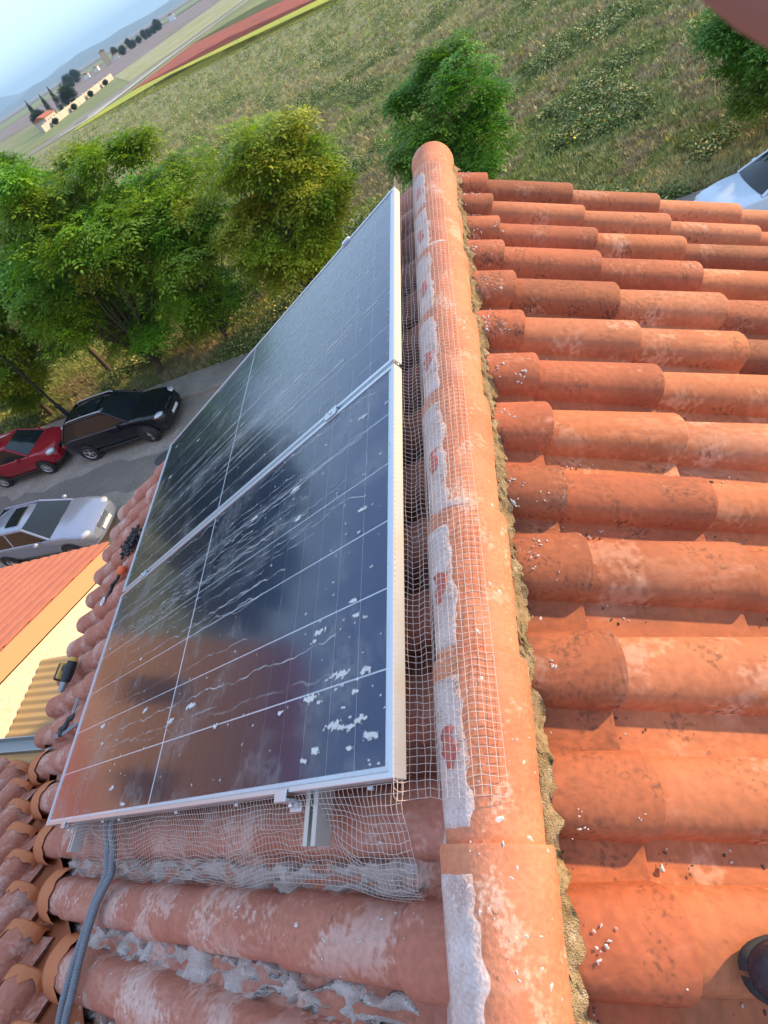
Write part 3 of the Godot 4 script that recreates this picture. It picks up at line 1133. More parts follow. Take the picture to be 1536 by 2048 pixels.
func build_drill() -> void:
	var o := thing("cordless_drill", roof_tf(rp(-3.26, left_y(-3.26) + 0.012, -1.03), 25.0, deg_to_rad(80.0)), "yellow and black cordless drill lying on the tiles beside the panel", "drill")
	# local: x along the barrel, z along the handle (lying on its side, y up)
	var body := Mb.new()
	body.tube(PackedVector3Array([Vector3(-0.09, 0.035, 0), Vector3(-0.085, 0.035, 0), Vector3(-0.03, 0.035, 0), Vector3(0.03, 0.035, 0), Vector3(0.05, 0.035, 0)]), [0.024, 0.032, 0.035, 0.033, 0.026], 12)
	part("motor_housing", body.mesh(), mats["black_plastic"], o)
	var rear := Mb.new()
	rear.tube(PackedVector3Array([Vector3(-0.115, 0.035, 0), Vector3(-0.11, 0.035, 0), Vector3(-0.088, 0.035, 0)]), [0.022, 0.029, 0.0335], 12)
	part("end_cap", rear.mesh(), mats["yellow_plastic"], o)
	var chuck := Mb.new()
	chuck.tube(PackedVector3Array([Vector3(0.05, 0.035, 0), Vector3(0.07, 0.035, 0), Vector3(0.075, 0.035, 0), Vector3(0.10, 0.035, 0), Vector3(0.115, 0.035, 0)]), [0.024, 0.024, 0.021, 0.021, 0.010], 12)
	part("chuck", chuck.mesh(), mats["grey_metal"], o)
	var grip := Mb.new()
	grip.tube(PackedVector3Array([Vector3(-0.035, 0.033, 0.02), Vector3(-0.043, 0.033, 0.07), Vector3(-0.048, 0.033, 0.12), Vector3(-0.05, 0.033, 0.15)]), [0.026, 0.020, 0.021, 0.026], 10)
	part("grip", grip.mesh(), mats["black_plastic"], o)
	var trig := Mb.new()
	trig.box(at(Vector3(-0.012, 0.033, 0.05)), Vector3(0.018, 0.018, 0.04), 0.004)
	part("trigger", trig.mesh(), mats["rubber"], o)
	var foot := Mb.new()
	foot.box(at(Vector3(-0.03, 0.036, 0.165)), Vector3(0.11, 0.062, 0.03), 0.008)
	part("battery_shoe", foot.mesh(), mats["yellow_plastic"], o)
	var bat := Mb.new()
	bat.box(at(Vector3(-0.025, 0.036, 0.205)), Vector3(0.12, 0.068, 0.05), 0.009)
	part("battery", bat.mesh(), mats["black_plastic"], o)

func build_cord_heap() -> void:
	var o := thing("safety_chain", house_frame, "heap of black knotted cord with an orange grip, spilling beside the panel edge", "cord")
	var pts := []
	var r := RandomNumberGenerator.new()
	r.seed = 5
	# a loose heap, then a tail down to a ring
	for k in 90:
		var c := Vector2(-2.98, -1.93) + Vector2(r.randfn(0.0, 0.085), r.randfn(0.0, 0.055))
		pts.append(Vector3(c.x, r.randf_range(0.01, 0.045), c.y))
	for k in 40:
		var u := k / 39.0
		pts.append(Vector3(lerpf(-2.97, -3.17, u) + 0.02 * sin(u * 17.0), 0.014, lerpf(-1.82, -1.56, u) + 0.02 * cos(u * 13.0)))
	for k in pts.size():
		var q: Vector3 = pts[k]
		var mb := Mb.new()
		var b := Basis.from_euler(Vector3(r.randf() * TAU, r.randf() * TAU, r.randf() * TAU))
		mb.blob(Transform3D(b, rp(q.x, left_y(q.x) - 0.02 + q.y, q.z)), Vector3(0.016, 0.010, 0.012), 0.2, k, 4, 7)
		part("knot", mb.mesh(), mats["black_plastic"], o)
	var cord := Mb.new()
	var line := PackedVector3Array()
	for k in pts.size(): line.append(rp(pts[k].x, left_y(pts[k].x) - 0.02 + pts[k].y, pts[k].z))
	cord.strand(line, 0.003)
	part("cord", cord.mesh(), mats["black_plastic"], o)
	var ball := Mb.new()
	ball.blob(Transform3D(Basis.IDENTITY, rp(-2.955, left_y(-2.955) + 0.012, -1.70)), Vector3(0.034, 0.03, 0.036), 0.05, 3, 8, 12)
	part("grip", ball.mesh(), mat("orange_plastic", lin(0.80, 0.14, 0.03), 0.4), o)
	var ring := Mb.new()
	var rl := PackedVector3Array()
	for k in 21:
		var a := TAU * k / 20.0
		rl.append(rp(-3.18 + 0.025 * cos(a), left_y(-3.18 + 0.025 * cos(a)) + 0.008, -1.545 + 0.028 * sin(a)))
	ring.tube(rl, 0.006, 7, false)
	part("ring", ring.mesh(), mats["white_paint"], o)

func build_strap() -> void:
	var o := thing("strap", house_frame, "grey strap with a black buckle lying across the tiles near the gutter", "strap")
	var rows := []
	var mb := Mb.new()
	for k in 30:
		var u := k / 29.0
		var x := lerpf(-2.86, -3.62, u)
		var z := lerpf(-0.70, -0.70, u) + 0.045 * sin(u * 5.0) + 0.02
		var ph := fposmod(z + 0.086, 0.211) - 0.1055
		var y := left_y(x) + 0.008 - 0.045 * (1.0 - step(0.0, 0.09, absf(absf(ph) - 0.1055)))
		var w := 0.014
		rows.append(PackedVector3Array([rp(x, y, z - w), rp(x, y + 0.004, z), rp(x, y, z + w)]))
	mb.grid(rows)
	part("webbing", mb.mesh(), mats["conduit"], o)
	for k in 3:
		var b := Mb.new()
		b.box(Transform3D(Basis(Vector3.UP, 0.5 + k * 0.7), rp(-2.96 - 0.06 * k, left_y(-2.96 - 0.06 * k) + 0.014, -0.71 + 0.03 * k)), Vector3(0.06, 0.022, 0.032), 0.006)
		part("buckle", b.mesh(), mats["black_plastic"], o)
	var loop := Mb.new()
	var rl := PackedVector3Array()
	for k in 21:
		var a := TAU * k / 20.0
		var x := -2.905 + 0.018 * cos(a)
		rl.append(rp(x, left_y(x) + 0.03, -0.765 + 0.045 * sin(a)))
	loop.tube(rl, 0.005, 7, false)
	part("snap_hook", loop.mesh(), mats["grey_metal"], o)

func build_boot() -> void:
	var p := deg_to_rad(RIGHT_PITCH)
	# local x from toe to heel (down the sunlit slope), y normal, z across
	var b := Basis(Vector3(cos(p), -sin(p), 0), Vector3(sin(p), cos(p), 0), Vector3(0, 0, 1))
	var o := thing("work_boot", house_frame * Transform3D(b, rp(0.112, right_y(0.112) + 0.010, 0.128)), "dark scuffed boot toe on the tiles at the lower right corner", "boot")
	var rows := []
	var sole := []
	for k in 21:
		var u := k / 20.0
		var x := 0.29 * (1.0 - cos(u * PI)) / 2.0
		var e := 1.0 - pow(absf(2.0 * x / 0.29 - 1.0), 3.2)
		var w := 0.048 * pow(maxf(e, 0.0), 0.45) + 0.001
		var h := 0.070 * pow(maxf(1.0 - pow(1.0 - minf(x / 0.12, 1.0), 2.4), 0.0), 0.5) * (1.0 if x < 0.2 else pow(maxf(e, 0.0), 0.3)) + 0.03 * step(0.10, 0.2, x) * pow(maxf(e, 0.0), 0.3) + 0.001
		var row := PackedVector3Array()
		for q in 21:
			var a := PI * q / 20.0
			var ca := cos(a)
			row.append(Vector3(x, 0.016 + h * pow(sin(a), 0.75), -w * signf(ca) * pow(absf(ca), 0.8)))
		rows.append(row)
		var ws := w + 0.002
		sole.append(PackedVector3Array([Vector3(x, -0.004, -ws * 0.96), Vector3(x, 0.018, -ws), Vector3(x, 0.018, ws), Vector3(x, -0.004, ws * 0.96)]))
	var mb := Mb.new()
	mb.grid(rows)
	part("upper", mb.mesh(), mottled("boot_leather", Color(0.15, 0.15, 0.19), Color(0.11, 0.11, 0.15), Color(0.45, 0.41, 0.36), Color(0.04, 0.04, 0.05), 0.36, 0.25, 4.0, 0.5, 0.1, 701, 256), o)
	var sm := Mb.new()
	sm.grid(sole)
	part("sole", sm.mesh(), mats["rubber"], o)
	var shaft := Mb.new()
	var sr := []
	for k in 5:
		var row := PackedVector3Array()
		for q in 16:
			var a := -TAU * q / 16.0
			row.append(Vector3(0.225 + 0.055 * cos(a), 0.10 + 0.035 * k, 0.043 * sin(a)))
		sr.append(row)
	var lid := []
	for e in sr[4]: lid.append(e - Vector3(0, 0.012, 0))
	lid.reverse()
	shaft.grid(sr, false, true)
	shaft.poly(lid)
	part("shaft", shaft.mesh(), mats["boot_leather"], o)

func build_hand() -> void:
	# a finger lies across the corner of the lens: tip, two knuckles, then the back of the hand outside the frame
	var cam: Camera3D = get_node("camera")
	var eye := cam.global_transform
	var skin := mat("skin", lin(0.25, 0.15, 0.13), 0.6)
	var o := thing("person", Transform3D(eye.basis, eye * Vector3(0.0378, 0.0501, -0.045)), "pinkish finger of the person taking the picture, across the top right corner", "person")
	var ax := Vector3(0.77, -0.64, 0.0)
	var pts := PackedVector3Array()
	var rad := []
	for k in 22:
		var u := k / 21.0
		var s := lerpf(-0.036, 0.055, u)
		pts.append(ax * s + Vector3(0, 0, 0.010 * u * u) + Vector3(0.64, 0.77, 0) * 0.004 * u)
		var r := 0.0080 + 0.0009 * exp(-pow((s - 0.0) / 0.008, 2.0)) + 0.0010 * u
		r *= sqrt(clampf(1.0 - pow(maxf(0.0, (-0.028 - s) / 0.0085), 2.0), 0.02, 1.0))
		rad.append(r)
	var mb := Mb.new()
	mb.tube(pts, rad, 18)
	# palm and the other fingers, folded beside the phone
	var side := Vector3(0.64, 0.77, 0.0)
	for f in 3:
		var fp := PackedVector3Array()
		var fr := []
		for k in 14:
			var u := k / 13.0
			fp.append(side * (0.019 * (f + 1)) + ax * lerpf(-0.022 + 0.006 * f, 0.055, u) + Vector3(0, 0, 0.012 * u * u + 0.003 * f))
			fr.append((0.0082 + 0.0008 * u) * sqrt(clampf(1.0 - pow(maxf(0.0, (0.08 - u) / 0.09), 2.0), 0.03, 1.0)))
		mb.tube(fp, fr, 14)
	mb.blob(Transform3D(Basis(ax, side, Vector3(0, 0, 1)), ax * 0.095 + side * 0.03 + Vector3(0, 0, 0.012)), Vector3(0.05, 0.044, 0.016), 0.05, 4, 10, 16)
	part("hand", mb.mesh(), skin, o)
	var nail := Mb.new()
	nail.blob(Transform3D(Basis(ax, side, Vector3(0, 0, 1)), ax * -0.0285 + Vector3(0, 0, 0.0062)), Vector3(0.0062, 0.0052, 0.0016), 0.0, 4, 6, 12)
	part("fingernail", nail.mesh(), mat("nail", lin(0.55, 0.36, 0.31), 0.35), o)

func splat(mb: Mb, tf: Transform3D, sx: float, sz: float, r: RandomNumberGenerator) -> void:
	# a thin dried splash with a ragged outline
	var n := 11
	var mid: Vector3 = tf * Vector3(0, 0.0009, 0)
	var ring := []
	for k in n:
		var a := -TAU * k / n
		var d := r.randf_range(0.45, 1.15)
		ring.append(tf * Vector3(cos(a) * sx * d, -0.0016, sin(a) * sz * d))
	for k in n:
		mb.tri_face(mid, ring[k], ring[(k + 1) % n])

func build_splatter() -> void:
	# lime splashes and bird droppings on the tiles, thickest beside the mossy mortar, and crumbs of mortar in the pans
	var white := Mb.new()
	var dark := Mb.new()
	var r := RandomNumberGenerator.new()
	r.seed = 99
	var pr := deg_to_rad(RIGHT_PITCH)
	var nor := Vector3(sin(pr), cos(pr), 0)
	var down := Vector3(cos(pr), -sin(pr), 0)
	for k in 85:
		var c: int = r.randi() % 14
		var near := r.randf() < 0.75
		var cx := (-0.10 + absf(r.randfn(0.0, 0.05))) if near else r.randf_range(-0.05, 1.2)
		var cv := r.randf_range(-0.07, 0.075)
		# each dropping is a few splashes together
		for j in r.randi_range(1, 7 if near else 3):
			var x := cx + r.randfn(0.0, 0.010)
			var v := clampf(cv + r.randfn(0.0, 0.010), -0.076, 0.076)
			var u: float = fposmod(x - RIGHT_JOINT[c], 0.352) / 0.352
			if x < RIGHT_JOINT[c]: u = 1.0 + (x - RIGHT_JOINT[c]) / 0.24
			var taper := lerpf(0.885, 1.0, u)
			var t := clampf(v / (BARREL_W * taper), -0.96, 0.96)
			var h := BARREL_H * taper * pow(sqrt(1.0 - t * t), BARREL_E) + 0.021 * lerpf(0.12, 1.0, u)
			var nn := (nor * sqrt(1.0 - t * t) + Vector3(0, 0, t)).normalized()
			var size := r.randf_range(0.0010, 0.0034) * (1.8 if r.randf() < 0.10 else 1.0)
			var o := rp(-0.13, -1.06, RIGHT_COLS[c] + v) + down * ((x + 0.13) / cos(pr)) + nor * (h - BARREL_H - 0.012)
			splat(white, Transform3D(Basis(down, nn, down.cross(nn)) * Basis(Vector3.UP, r.randf() * TAU), o), size * r.randf_range(1.0, 2.4), size, r)
	for k in 240:
		var z := r.randf_range(-2.6, 0.5) if r.randf() < 0.5 else r.randf_range(-0.6, 0.45)
		var deg := r.randf_range(15.0, 140.0)
		var size := r.randf_range(0.001, 0.0038) * (1.9 if r.randf() < 0.12 else 1.0)
		var a := deg_to_rad(deg)
		var nn := Vector3(cos(a), sin(a), 0)
		var b := Basis(nn.cross(Vector3(0, 0, 1)), nn, Vector3(0, 0, 1)).orthonormalized() * Basis(Vector3.UP, r.randf() * TAU)
		splat(white, Transform3D(b, on_cap(deg, z, cap_out(z) + 0.0004)), size * r.randf_range(1.0, 2.2), size, r)
	var pl := deg_to_rad(25.0)
	nor = Vector3(-sin(pl), cos(pl), 0)
	down = Vector3(-cos(pl), -sin(pl), 0)
	for k in 260:
		var zc: float = [0.125, 0.125, 0.336, 0.547, -0.086][r.randi() % 5]
		var v := r.randf_range(-0.06, 0.06)
		var x := r.randf_range(-0.4, -2.2)
		var u := fposmod(-0.42 - x, 0.367) / 0.367
		var taper := lerpf(0.885, 1.0, u)
		var t := clampf(v / (BARREL_W * 0.94 * taper), -0.96, 0.96)
		var h := BARREL_H * taper * pow(sqrt(1.0 - t * t), BARREL_E) + 0.021 * lerpf(0.12, 1.0, u)
		var size := r.randf_range(0.001, 0.003) * (2.0 if r.randf() < 0.08 else 1.0)
		var nn := (nor * sqrt(1.0 - t * t) + Vector3(0, 0, t)).normalized()
		var o := rp(-0.31, -1.07, zc + v) + down * ((-0.31 - x) / cos(pl)) + nor * (h - BARREL_H - 0.012)
		splat(white, Transform3D(Basis(down, nn, down.cross(nn)) * Basis(Vector3.UP, r.randf_range(-0.5, 0.5)), o), size * r.randf_range(1.0, 3.2), size, r)
	# crumbs along the mortar and in the pans
	nor = Vector3(sin(pr), cos(pr), 0)
	down = Vector3(cos(pr), -sin(pr), 0)
	for k in 1100:
		var c: int = r.randi() % 14
		var x := r.randf_range(-0.09, 0.75) * (r.randf() if r.randf() < 0.6 else 1.0)
		if r.randf() < 0.35: x = r.randf_range(-0.11, -0.04)
		var v := r.randf_range(0.084, 0.13)
		var size := r.randf_range(0.0006, 0.0026) * (1.8 if r.randf() < 0.08 else 1.0)
		var o := rp(-0.13, -1.06, RIGHT_COLS[c] + v) + down * ((x + 0.13) / cos(pr)) - nor * (BARREL_H + 0.011)
		var b := Basis.from_euler(Vector3(r.randf() * TAU, r.randf() * TAU, 0))
		(dark if r.randf() < 0.6 else white).blob(Transform3D(b, o), Vector3(size * 1.6, size, size), 0.4, k + 1300, 4, 6)
	top("droppings", white.mesh(), mats["dropping"], house_frame, "white lime splashes and bird droppings on the tiles", "droppings", "", "stuff")
	top("crumbs", dark.mesh(), mats["debris"], house_frame, "dark crumbs of mortar and soil between the tiles", "debris", "", "stuff")

# ------------------------------------------------------------------ ground and street
func sheet(called: String, pts: Array, y: float, material: Material, label: String) -> void:
	var mb := Mb.new()
	var ps := []
	for p in pts: ps.append(Vector3(p[0], y, p[1]))
	var n := Vector3.ZERO
	for k in range(1, ps.size() - 1): n += (ps[k] - ps[0]).cross(ps[k + 1] - ps[0])
	if n.y < 0: ps.reverse()
	mb.poly(ps)
	top(called, mb.mesh(), material, Transform3D.IDENTITY, label, "", "", "structure")

func build_ground() -> void:
	var g := Mb.new()
	var big := 12000.0
	g.quad(Vector3(-big, -0.02, big), Vector3(big, -0.02, big), Vector3(big, -0.02, -big), Vector3(-big, -0.02, -big))
	top("ground", g.mesh(), mats["meadow"], Transform3D.IDENTITY, "wide plain of dry olive grass reaching the horizon", "", "", "structure")
	sheet("road", [[-80, -15.45], [60, -15.45], [60, -7.4], [-80, -7.4]], 0.0, mats["asphalt"], "worn grey asphalt street with patched strips")
	sheet("yard", [[-40, -7.4], [40, -7.4], [40, 30], [-40, 30]], 0.12, mats["pavement"], "paved ground around the houses")
	# darker relaid strip along the street
	var patch := mottled("asphalt_patch", Color(0.46, 0.42, 0.385), Color(0.50, 0.455, 0.415), Color(0.58, 0.53, 0.48), Color(0.33, 0.30, 0.27), 0.28, 0.24, 0.14, 0.92, 0.0, 221, 512)
	var mb := Mb.new()
	var nz := noise(31, 0.5, 4)
	var rows := []
	for k in 120:
		var x := lerpf(-40.0, 30.0, k / 119.0)
		rows.append(PackedVector3Array([Vector3(x, 0.005, -11.0 + 0.5 * nz.get_noise_2d(x, 0.0)), Vector3(x, 0.005, -12.6 + 0.8 * nz.get_noise_2d(x, 9.0))]))
	mb.grid(rows)
	top("road_patch", mb.mesh(), patch, Transform3D.IDENTITY, "dark relaid asphalt strip along the middle of the street", "", "", "structure")
	# pavement with kerb
	var pv := Mb.new()
	pv.box(at(Vector3(-10, 0.06, -16.2)), Vector3(140, 0.13, 1.45), 0.015)
	top("pavement", pv.mesh(), mats["pavement"], Transform3D.IDENTITY, "pale concrete pavement along the meadow side of the street", "", "", "structure")
	var kb := Mb.new()
	for k in 90:
		kb.box(at(Vector3(-60 + k * 1.0, 0.065, -15.40)), Vector3(0.985, 0.15, 0.14), 0.012)
	top("kerb", kb.mesh(), mats["pavement"], Transform3D.IDENTITY, "concrete kerb stones at the edge of the pavement", "", "", "structure")
	# manhole cover
	var mh := thing("manhole_cover", at(Vector3(-12.4, 0.004, -12.2)), "round iron manhole cover in the street beside the eave", "manhole")
	var a := Mb.new()
	a.lathe([Vector2(0.40, 0.0), Vector2(0.40, 0.012), Vector2(0.35, 0.012), Vector2(0.35, 0.002)], Transform3D.IDENTITY, 28)
	part("ring", a.mesh(), mats["grey_metal"], mh)
	a = Mb.new()
	a.lathe([Vector2(0.34, 0.0), Vector2(0.34, 0.009), Vector2(0.18, 0.009), Vector2(0.17, 0.006), Vector2(0.001, 0.006)], Transform3D.IDENTITY, 28)
	part("lid", a.mesh(), mat("iron", lin(0.09, 0.08, 0.075), 0.7, 0.3), mh)
	# street lamp
	var o := thing("street_lamp", at(Vector3(-19.0, 0.125, -16.62)), "black street lamp with a square lantern beside the black car", "lamp")
	a = Mb.new()
	a.lathe([Vector2(0.14, 0.0), Vector2(0.14, 0.10), Vector2(0.10, 0.14), Vector2(0.09, 0.75), Vector2(0.11, 0.78), Vector2(0.11, 0.84), Vector2(0.065, 0.88), Vector2(0.055, 1.5), Vector2(0.045, 3.5), Vector2(0.06, 3.52), Vector2(0.06, 3.58), Vector2(0.02, 3.6)], Transform3D.IDENTITY, 14)
	part("post", a.mesh(), mats["black_plastic"], o)
	a = Mb.new()
	for s in [[-1, -1], [1, -1], [1, 1], [-1, 1]]:
		a.tube(PackedVector3Array([Vector3(s[0] * 0.10, 3.62, s[1] * 0.10), Vector3(s[0] * 0.17, 4.02, s[1] * 0.17)]), 0.012, 6)
	a.box(at(Vector3(0, 3.61, 0)), Vector3(0.24, 0.03, 0.24), 0.005)
	for k in 4:
		var b := Basis(Vector3.UP, k * PI / 2)
		a.tri_face(b * Vector3(-0.2, 4.03, 0.2), b * Vector3(0.2, 4.03, 0.2), Vector3(0, 4.2, 0))
	a.quad(Vector3(-0.2, 4.03, -0.2), Vector3(0.2, 4.03, -0.2), Vector3(0.2, 4.03, 0.2), Vector3(-0.2, 4.03, 0.2))
	part("lantern_frame", a.mesh(), mats["black_plastic"], o)
	for k in 4:
		var b := Basis(Vector3.UP, k * PI / 2)
		var q := Mb.new()
		q.quad(b * Vector3(-0.098, 3.63, 0.101), b * Vector3(0.098, 3.63, 0.101), b * Vector3(0.165, 4.02, 0.168), b * Vector3(-0.165, 4.02, 0.168))
		part("pane", q.mesh(), mats["lamp_glass"], o)

func build_neighbour() -> void:
	var o := thing("neighbour_house", Transform3D.IDENTITY, "cream-walled lower house with an orange tiled roof, left of the eave", "house")
	var xn := -6.0
	var zf := -3.95
	var yf := 4.95
	var k := 0.366
	var zr := 3.0
	var wall := Mb.new()
	var top_at := func(z: float) -> float: return yf + k * (z - zf) - 0.30
	# side wall facing the alley, with its sloping top; front and back walls
	wall.quad(Vector3(xn, 0.1, zr), Vector3(xn, 0.1, zf + 0.3), Vector3(xn, top_at.call(zf + 0.3), zf + 0.3), Vector3(xn, top_at.call(zr), zr))
	wall.quad(Vector3(xn, 0.1, zf + 0.3), Vector3(-16, 0.1, zf + 0.3), Vector3(-16, top_at.call(zf + 0.3), zf + 0.3), Vector3(xn, top_at.call(zf + 0.3), zf + 0.3))
	wall.quad(Vector3(-16, 0.1, zf + 0.3), Vector3(-16, 0.1, zr), Vector3(-16, top_at.call(zr), zr), Vector3(-16, top_at.call(zf + 0.3), zf + 0.3))
	wall.quad(Vector3(-16, 0.1, zr), Vector3(xn, 0.1, zr), Vector3(xn, top_at.call(zr), zr), Vector3(-16, top_at.call(zr), zr))
	part("wall", wall.mesh(), mats["cream_wall"], o)
	var orange := mottled("orange_tile", Color(0.70, 0.40, 0.29), Color(0.73, 0.43, 0.31), Color(0.78, 0.50, 0.38), Color(0.50, 0.25, 0.16), 0.26, 0.25, 0.5, 0.75, 0.1, 241, 512)
	# painted verge band
	var band := Mb.new()
	var bz := [zf, zr]
	band.quad(Vector3(xn + 0.03, yf - 0.27, zf), Vector3(xn + 0.03, yf - 0.02, zf), Vector3(xn + 0.03, yf + k * (zr - zf) - 0.02, zr), Vector3(xn + 0.03, yf + k * (zr - zf) - 0.27, zr))
	band.quad(Vector3(xn + 0.03, yf - 0.27, zf), Vector3(xn + 0.03, yf + k * (zr - zf) - 0.27, zr), Vector3(xn - 0.2, yf + k * (zr - zf) - 0.27, zr), Vector3(xn - 0.2, yf - 0.27, zf))
	band.quad(Vector3(xn + 0.03, yf - 0.02, zf), Vector3(xn + 0.03, yf - 0.27, zf), Vector3(-16, yf - 0.27, zf), Vector3(-16, yf - 0.02, zf))
	band.quad(Vector3(xn + 0.03, yf - 0.02, zf), Vector3(-16, yf - 0.02, zf), Vector3(-16, yf + k * (zr - zf) - 0.02, zr), Vector3(xn + 0.03, yf + k * (zr - zf) - 0.02, zr))
	part("verge_band", band.mesh(), mat("orange_paint", lin(0.58, 0.31, 0.16), 0.7), o)
	# rows of interlocking tiles running down to the street
	var roof := holder("roof", o)
	var down := Vector3(0, -k, -1).normalized()
	var nor := Vector3(0, 1, -k).normalized()
	var ll := sqrt(1 + k * k) * (zr - zf)
	var course := Mb.new()
	var pr := []
	for s in 2:
		var row := PackedVector3Array()
		for q in 9:
			var a := PI * q / 8.0
			row.append(Vector3(s * 0.40, 0.012 + 0.018 * sin(a) + 0.010 * s, -0.098 * cos(a)))
		pr.append(row)
	course.grid(pr, true)
	var end: PackedVector3Array = pr[1]
	for q in 8:
		course.quad(end[q], end[q + 1], end[q + 1] - Vector3(0, 0.02, 0), end[q] - Vector3(0, 0.02, 0))
	var cm := course.mesh()
	for c in 24:
		for r in 12:
			var x := xn - 0.09 - c * 0.2
			var z := zf + (r + 0.92) * 0.36
			var p := Vector3(x, yf + k * (z - zf) - 0.02, z)
			part("roof_tile", cm, orange, roof, Transform3D(Basis(down, nor, down.cross(nor)), p))
	# translucent corrugated cover over the alley
	var aw := thing("alley_awning", Transform3D.IDENTITY, "tan corrugated plastic cover over the alley beside the cream wall", "awning")
	var strips := 6
	for s in strips:
		var mb := Mb.new()
		var rows := []
		for j in 2:
			var row := PackedVector3Array()
			for q in 41:
				var z := -2.2 + s * 0.72 + q * 0.018 * 1.02
				row.append(Vector3(lerpf(-5.98, -4.6, j), 5.13 - 0.06 * j + 0.010 * sin(q * TAU / 5.0) + 0.002 * (s % 2), z))
			rows.append(row)
		mb.grid(rows)
		var am := mat("awning_plastic", lin(0.36, 0.26, 0.13), 0.5)
		am.backlight_enabled = true
		am.backlight = Color(0.25, 0.2, 0.12)
		part("sheet", mb.mesh(), am, aw)
	var fr := Mb.new()
	fr.box(at(Vector3(-5.3, 5.05, -2.22)), Vector3(1.4, 0.05, 0.04), 0.005)
	part("frame_bar", fr.mesh(), mats["zinc"], aw)

# ------------------------------------------------------------------ cars
func loft_body(st: Array, half_seg := 9) -> ArrayMesh:
	# st rows: x, y_bottom, y_shoulder, y_top, half width. Section from sill round the shoulder to the top centre line, mirrored.
	var mb := Mb.new()
	var rows := []
	for s in st:
		var x: float = s[0]
		var yb: float = s[1]
		var ys: float = s[2]
		var yt: float = s[3]
		var w: float = s[4]
		var half := [Vector2(w * 0.80, yb), Vector2(w * 0.95, yb + 0.04), Vector2(w, lerpf(yb, ys, 0.35)), Vector2(w * 0.995, lerpf(yb, ys, 0.62)), Vector2(w * 0.985, lerpf(yb, ys, 0.66)), Vector2(w * 0.965, ys - 0.02), Vector2(w * 0.93, ys + (yt - ys) * 0.35), Vector2(w * 0.80, ys + (yt - ys) * 0.75), Vector2(w * 0.45, yt), Vector2(0.0, yt + 0.012)]
		var row := PackedVector3Array()
		for q in half.size(): row.append(Vector3(x, half[q].y, half[q].x))
		for q in range(half.size() - 2, -1, -1): row.append(Vector3(x, half[q].y, -half[q].x))
		rows.append(row)
	mb.grid(rows, true)
	for e in [0, rows.size() - 1]:
		var r: PackedVector3Array = rows[e]
		var ps := []
		for p in r: ps.append(p)
		if e == 0: ps.reverse()
		var cx := Vector3.ZERO
		for p in ps: cx += p / ps.size()
		for q in ps.size():
			mb.tri_face(cx, ps[(q + 1) % ps.size()], ps[q])
	return mb.mesh()

func bulged(a: Vector3, b: Vector3, c: Vector3, d: Vector3, bulge: Vector3, inset := 0.0) -> ArrayMesh:
	# a curved panel over four corners: a-b lower edge, d-c upper edge
	var mb := Mb.new()
	var rows := []
	for j in 5:
		var row := PackedVector3Array()
		var v := lerpf(inset, 1.0 - inset, j / 4.0)
		for q in 7:
			var u := lerpf(inset * 0.5, 1.0 - inset * 0.5, q / 6.0)
			var p := a.lerp(b, u).lerp(d.lerp(c, u), v)
			row.append(p + bulge * (1.0 - pow(2.0 * u - 1.0, 2.0)) * (0.6 + 0.4 * sin(PI * v)))
		rows.append(row)
	mb.grid(rows)
	return mb.mesh()

func wheel(o: Node3D, p: Vector3, r: float, turn: float, out: float, spokes: int) -> void:
	var w := holder("wheel", o)
	w.transform = Transform3D(Basis(Vector3.UP, turn), p)
	var b := Basis(Vector3.RIGHT, PI / 2 * out)      # lathe axis to the outside
	var t := Mb.new()
	t.lathe([Vector2(r * 0.66, -0.09), Vector2(r * 0.93, -0.105), Vector2(r, -0.075), Vector2(r, 0.075), Vector2(r * 0.93, 0.105), Vector2(r * 0.68, 0.095), Vector2(r * 0.66, 0.05)], Transform3D(b, Vector3.ZERO), 26)
	part("tyre", t.mesh(), mats["rubber"], w)
	var rim := Mb.new()
	rim.lathe([Vector2(r * 0.67, 0.09), Vector2(r * 0.61, 0.095), Vector2(r * 0.60, 0.05)], Transform3D(b, Vector3.ZERO), 26)
	for k in spokes:
		var a := TAU * k / spokes
		rim.box(Transform3D(b * Basis(Vector3.UP, a), b * (Basis(Vector3.UP, a) * Vector3(r * 0.32, 0.075, 0))), Vector3(r * 0.62, 0.02, r * 0.13), 0.004)
	rim.lathe([Vector2(r * 0.16, 0.06), Vector2(r * 0.15, 0.098), Vector2(0.002, 0.102)], Transform3D(b, Vector3.ZERO), 14)
	part("rim", rim.mesh(), mat("alloy", lin(0.62, 0.62, 0.63), 0.3, 0.8), w)
	var disc := Mb.new()
	disc.lathe([Vector2(r * 0.62, 0.02), Vector2(0.002, 0.022)], Transform3D(b, Vector3.ZERO), 20)
	part("brake_disc", disc.mesh(), mat("brake", lin(0.06, 0.06, 0.06), 0.6, 0.5), w)

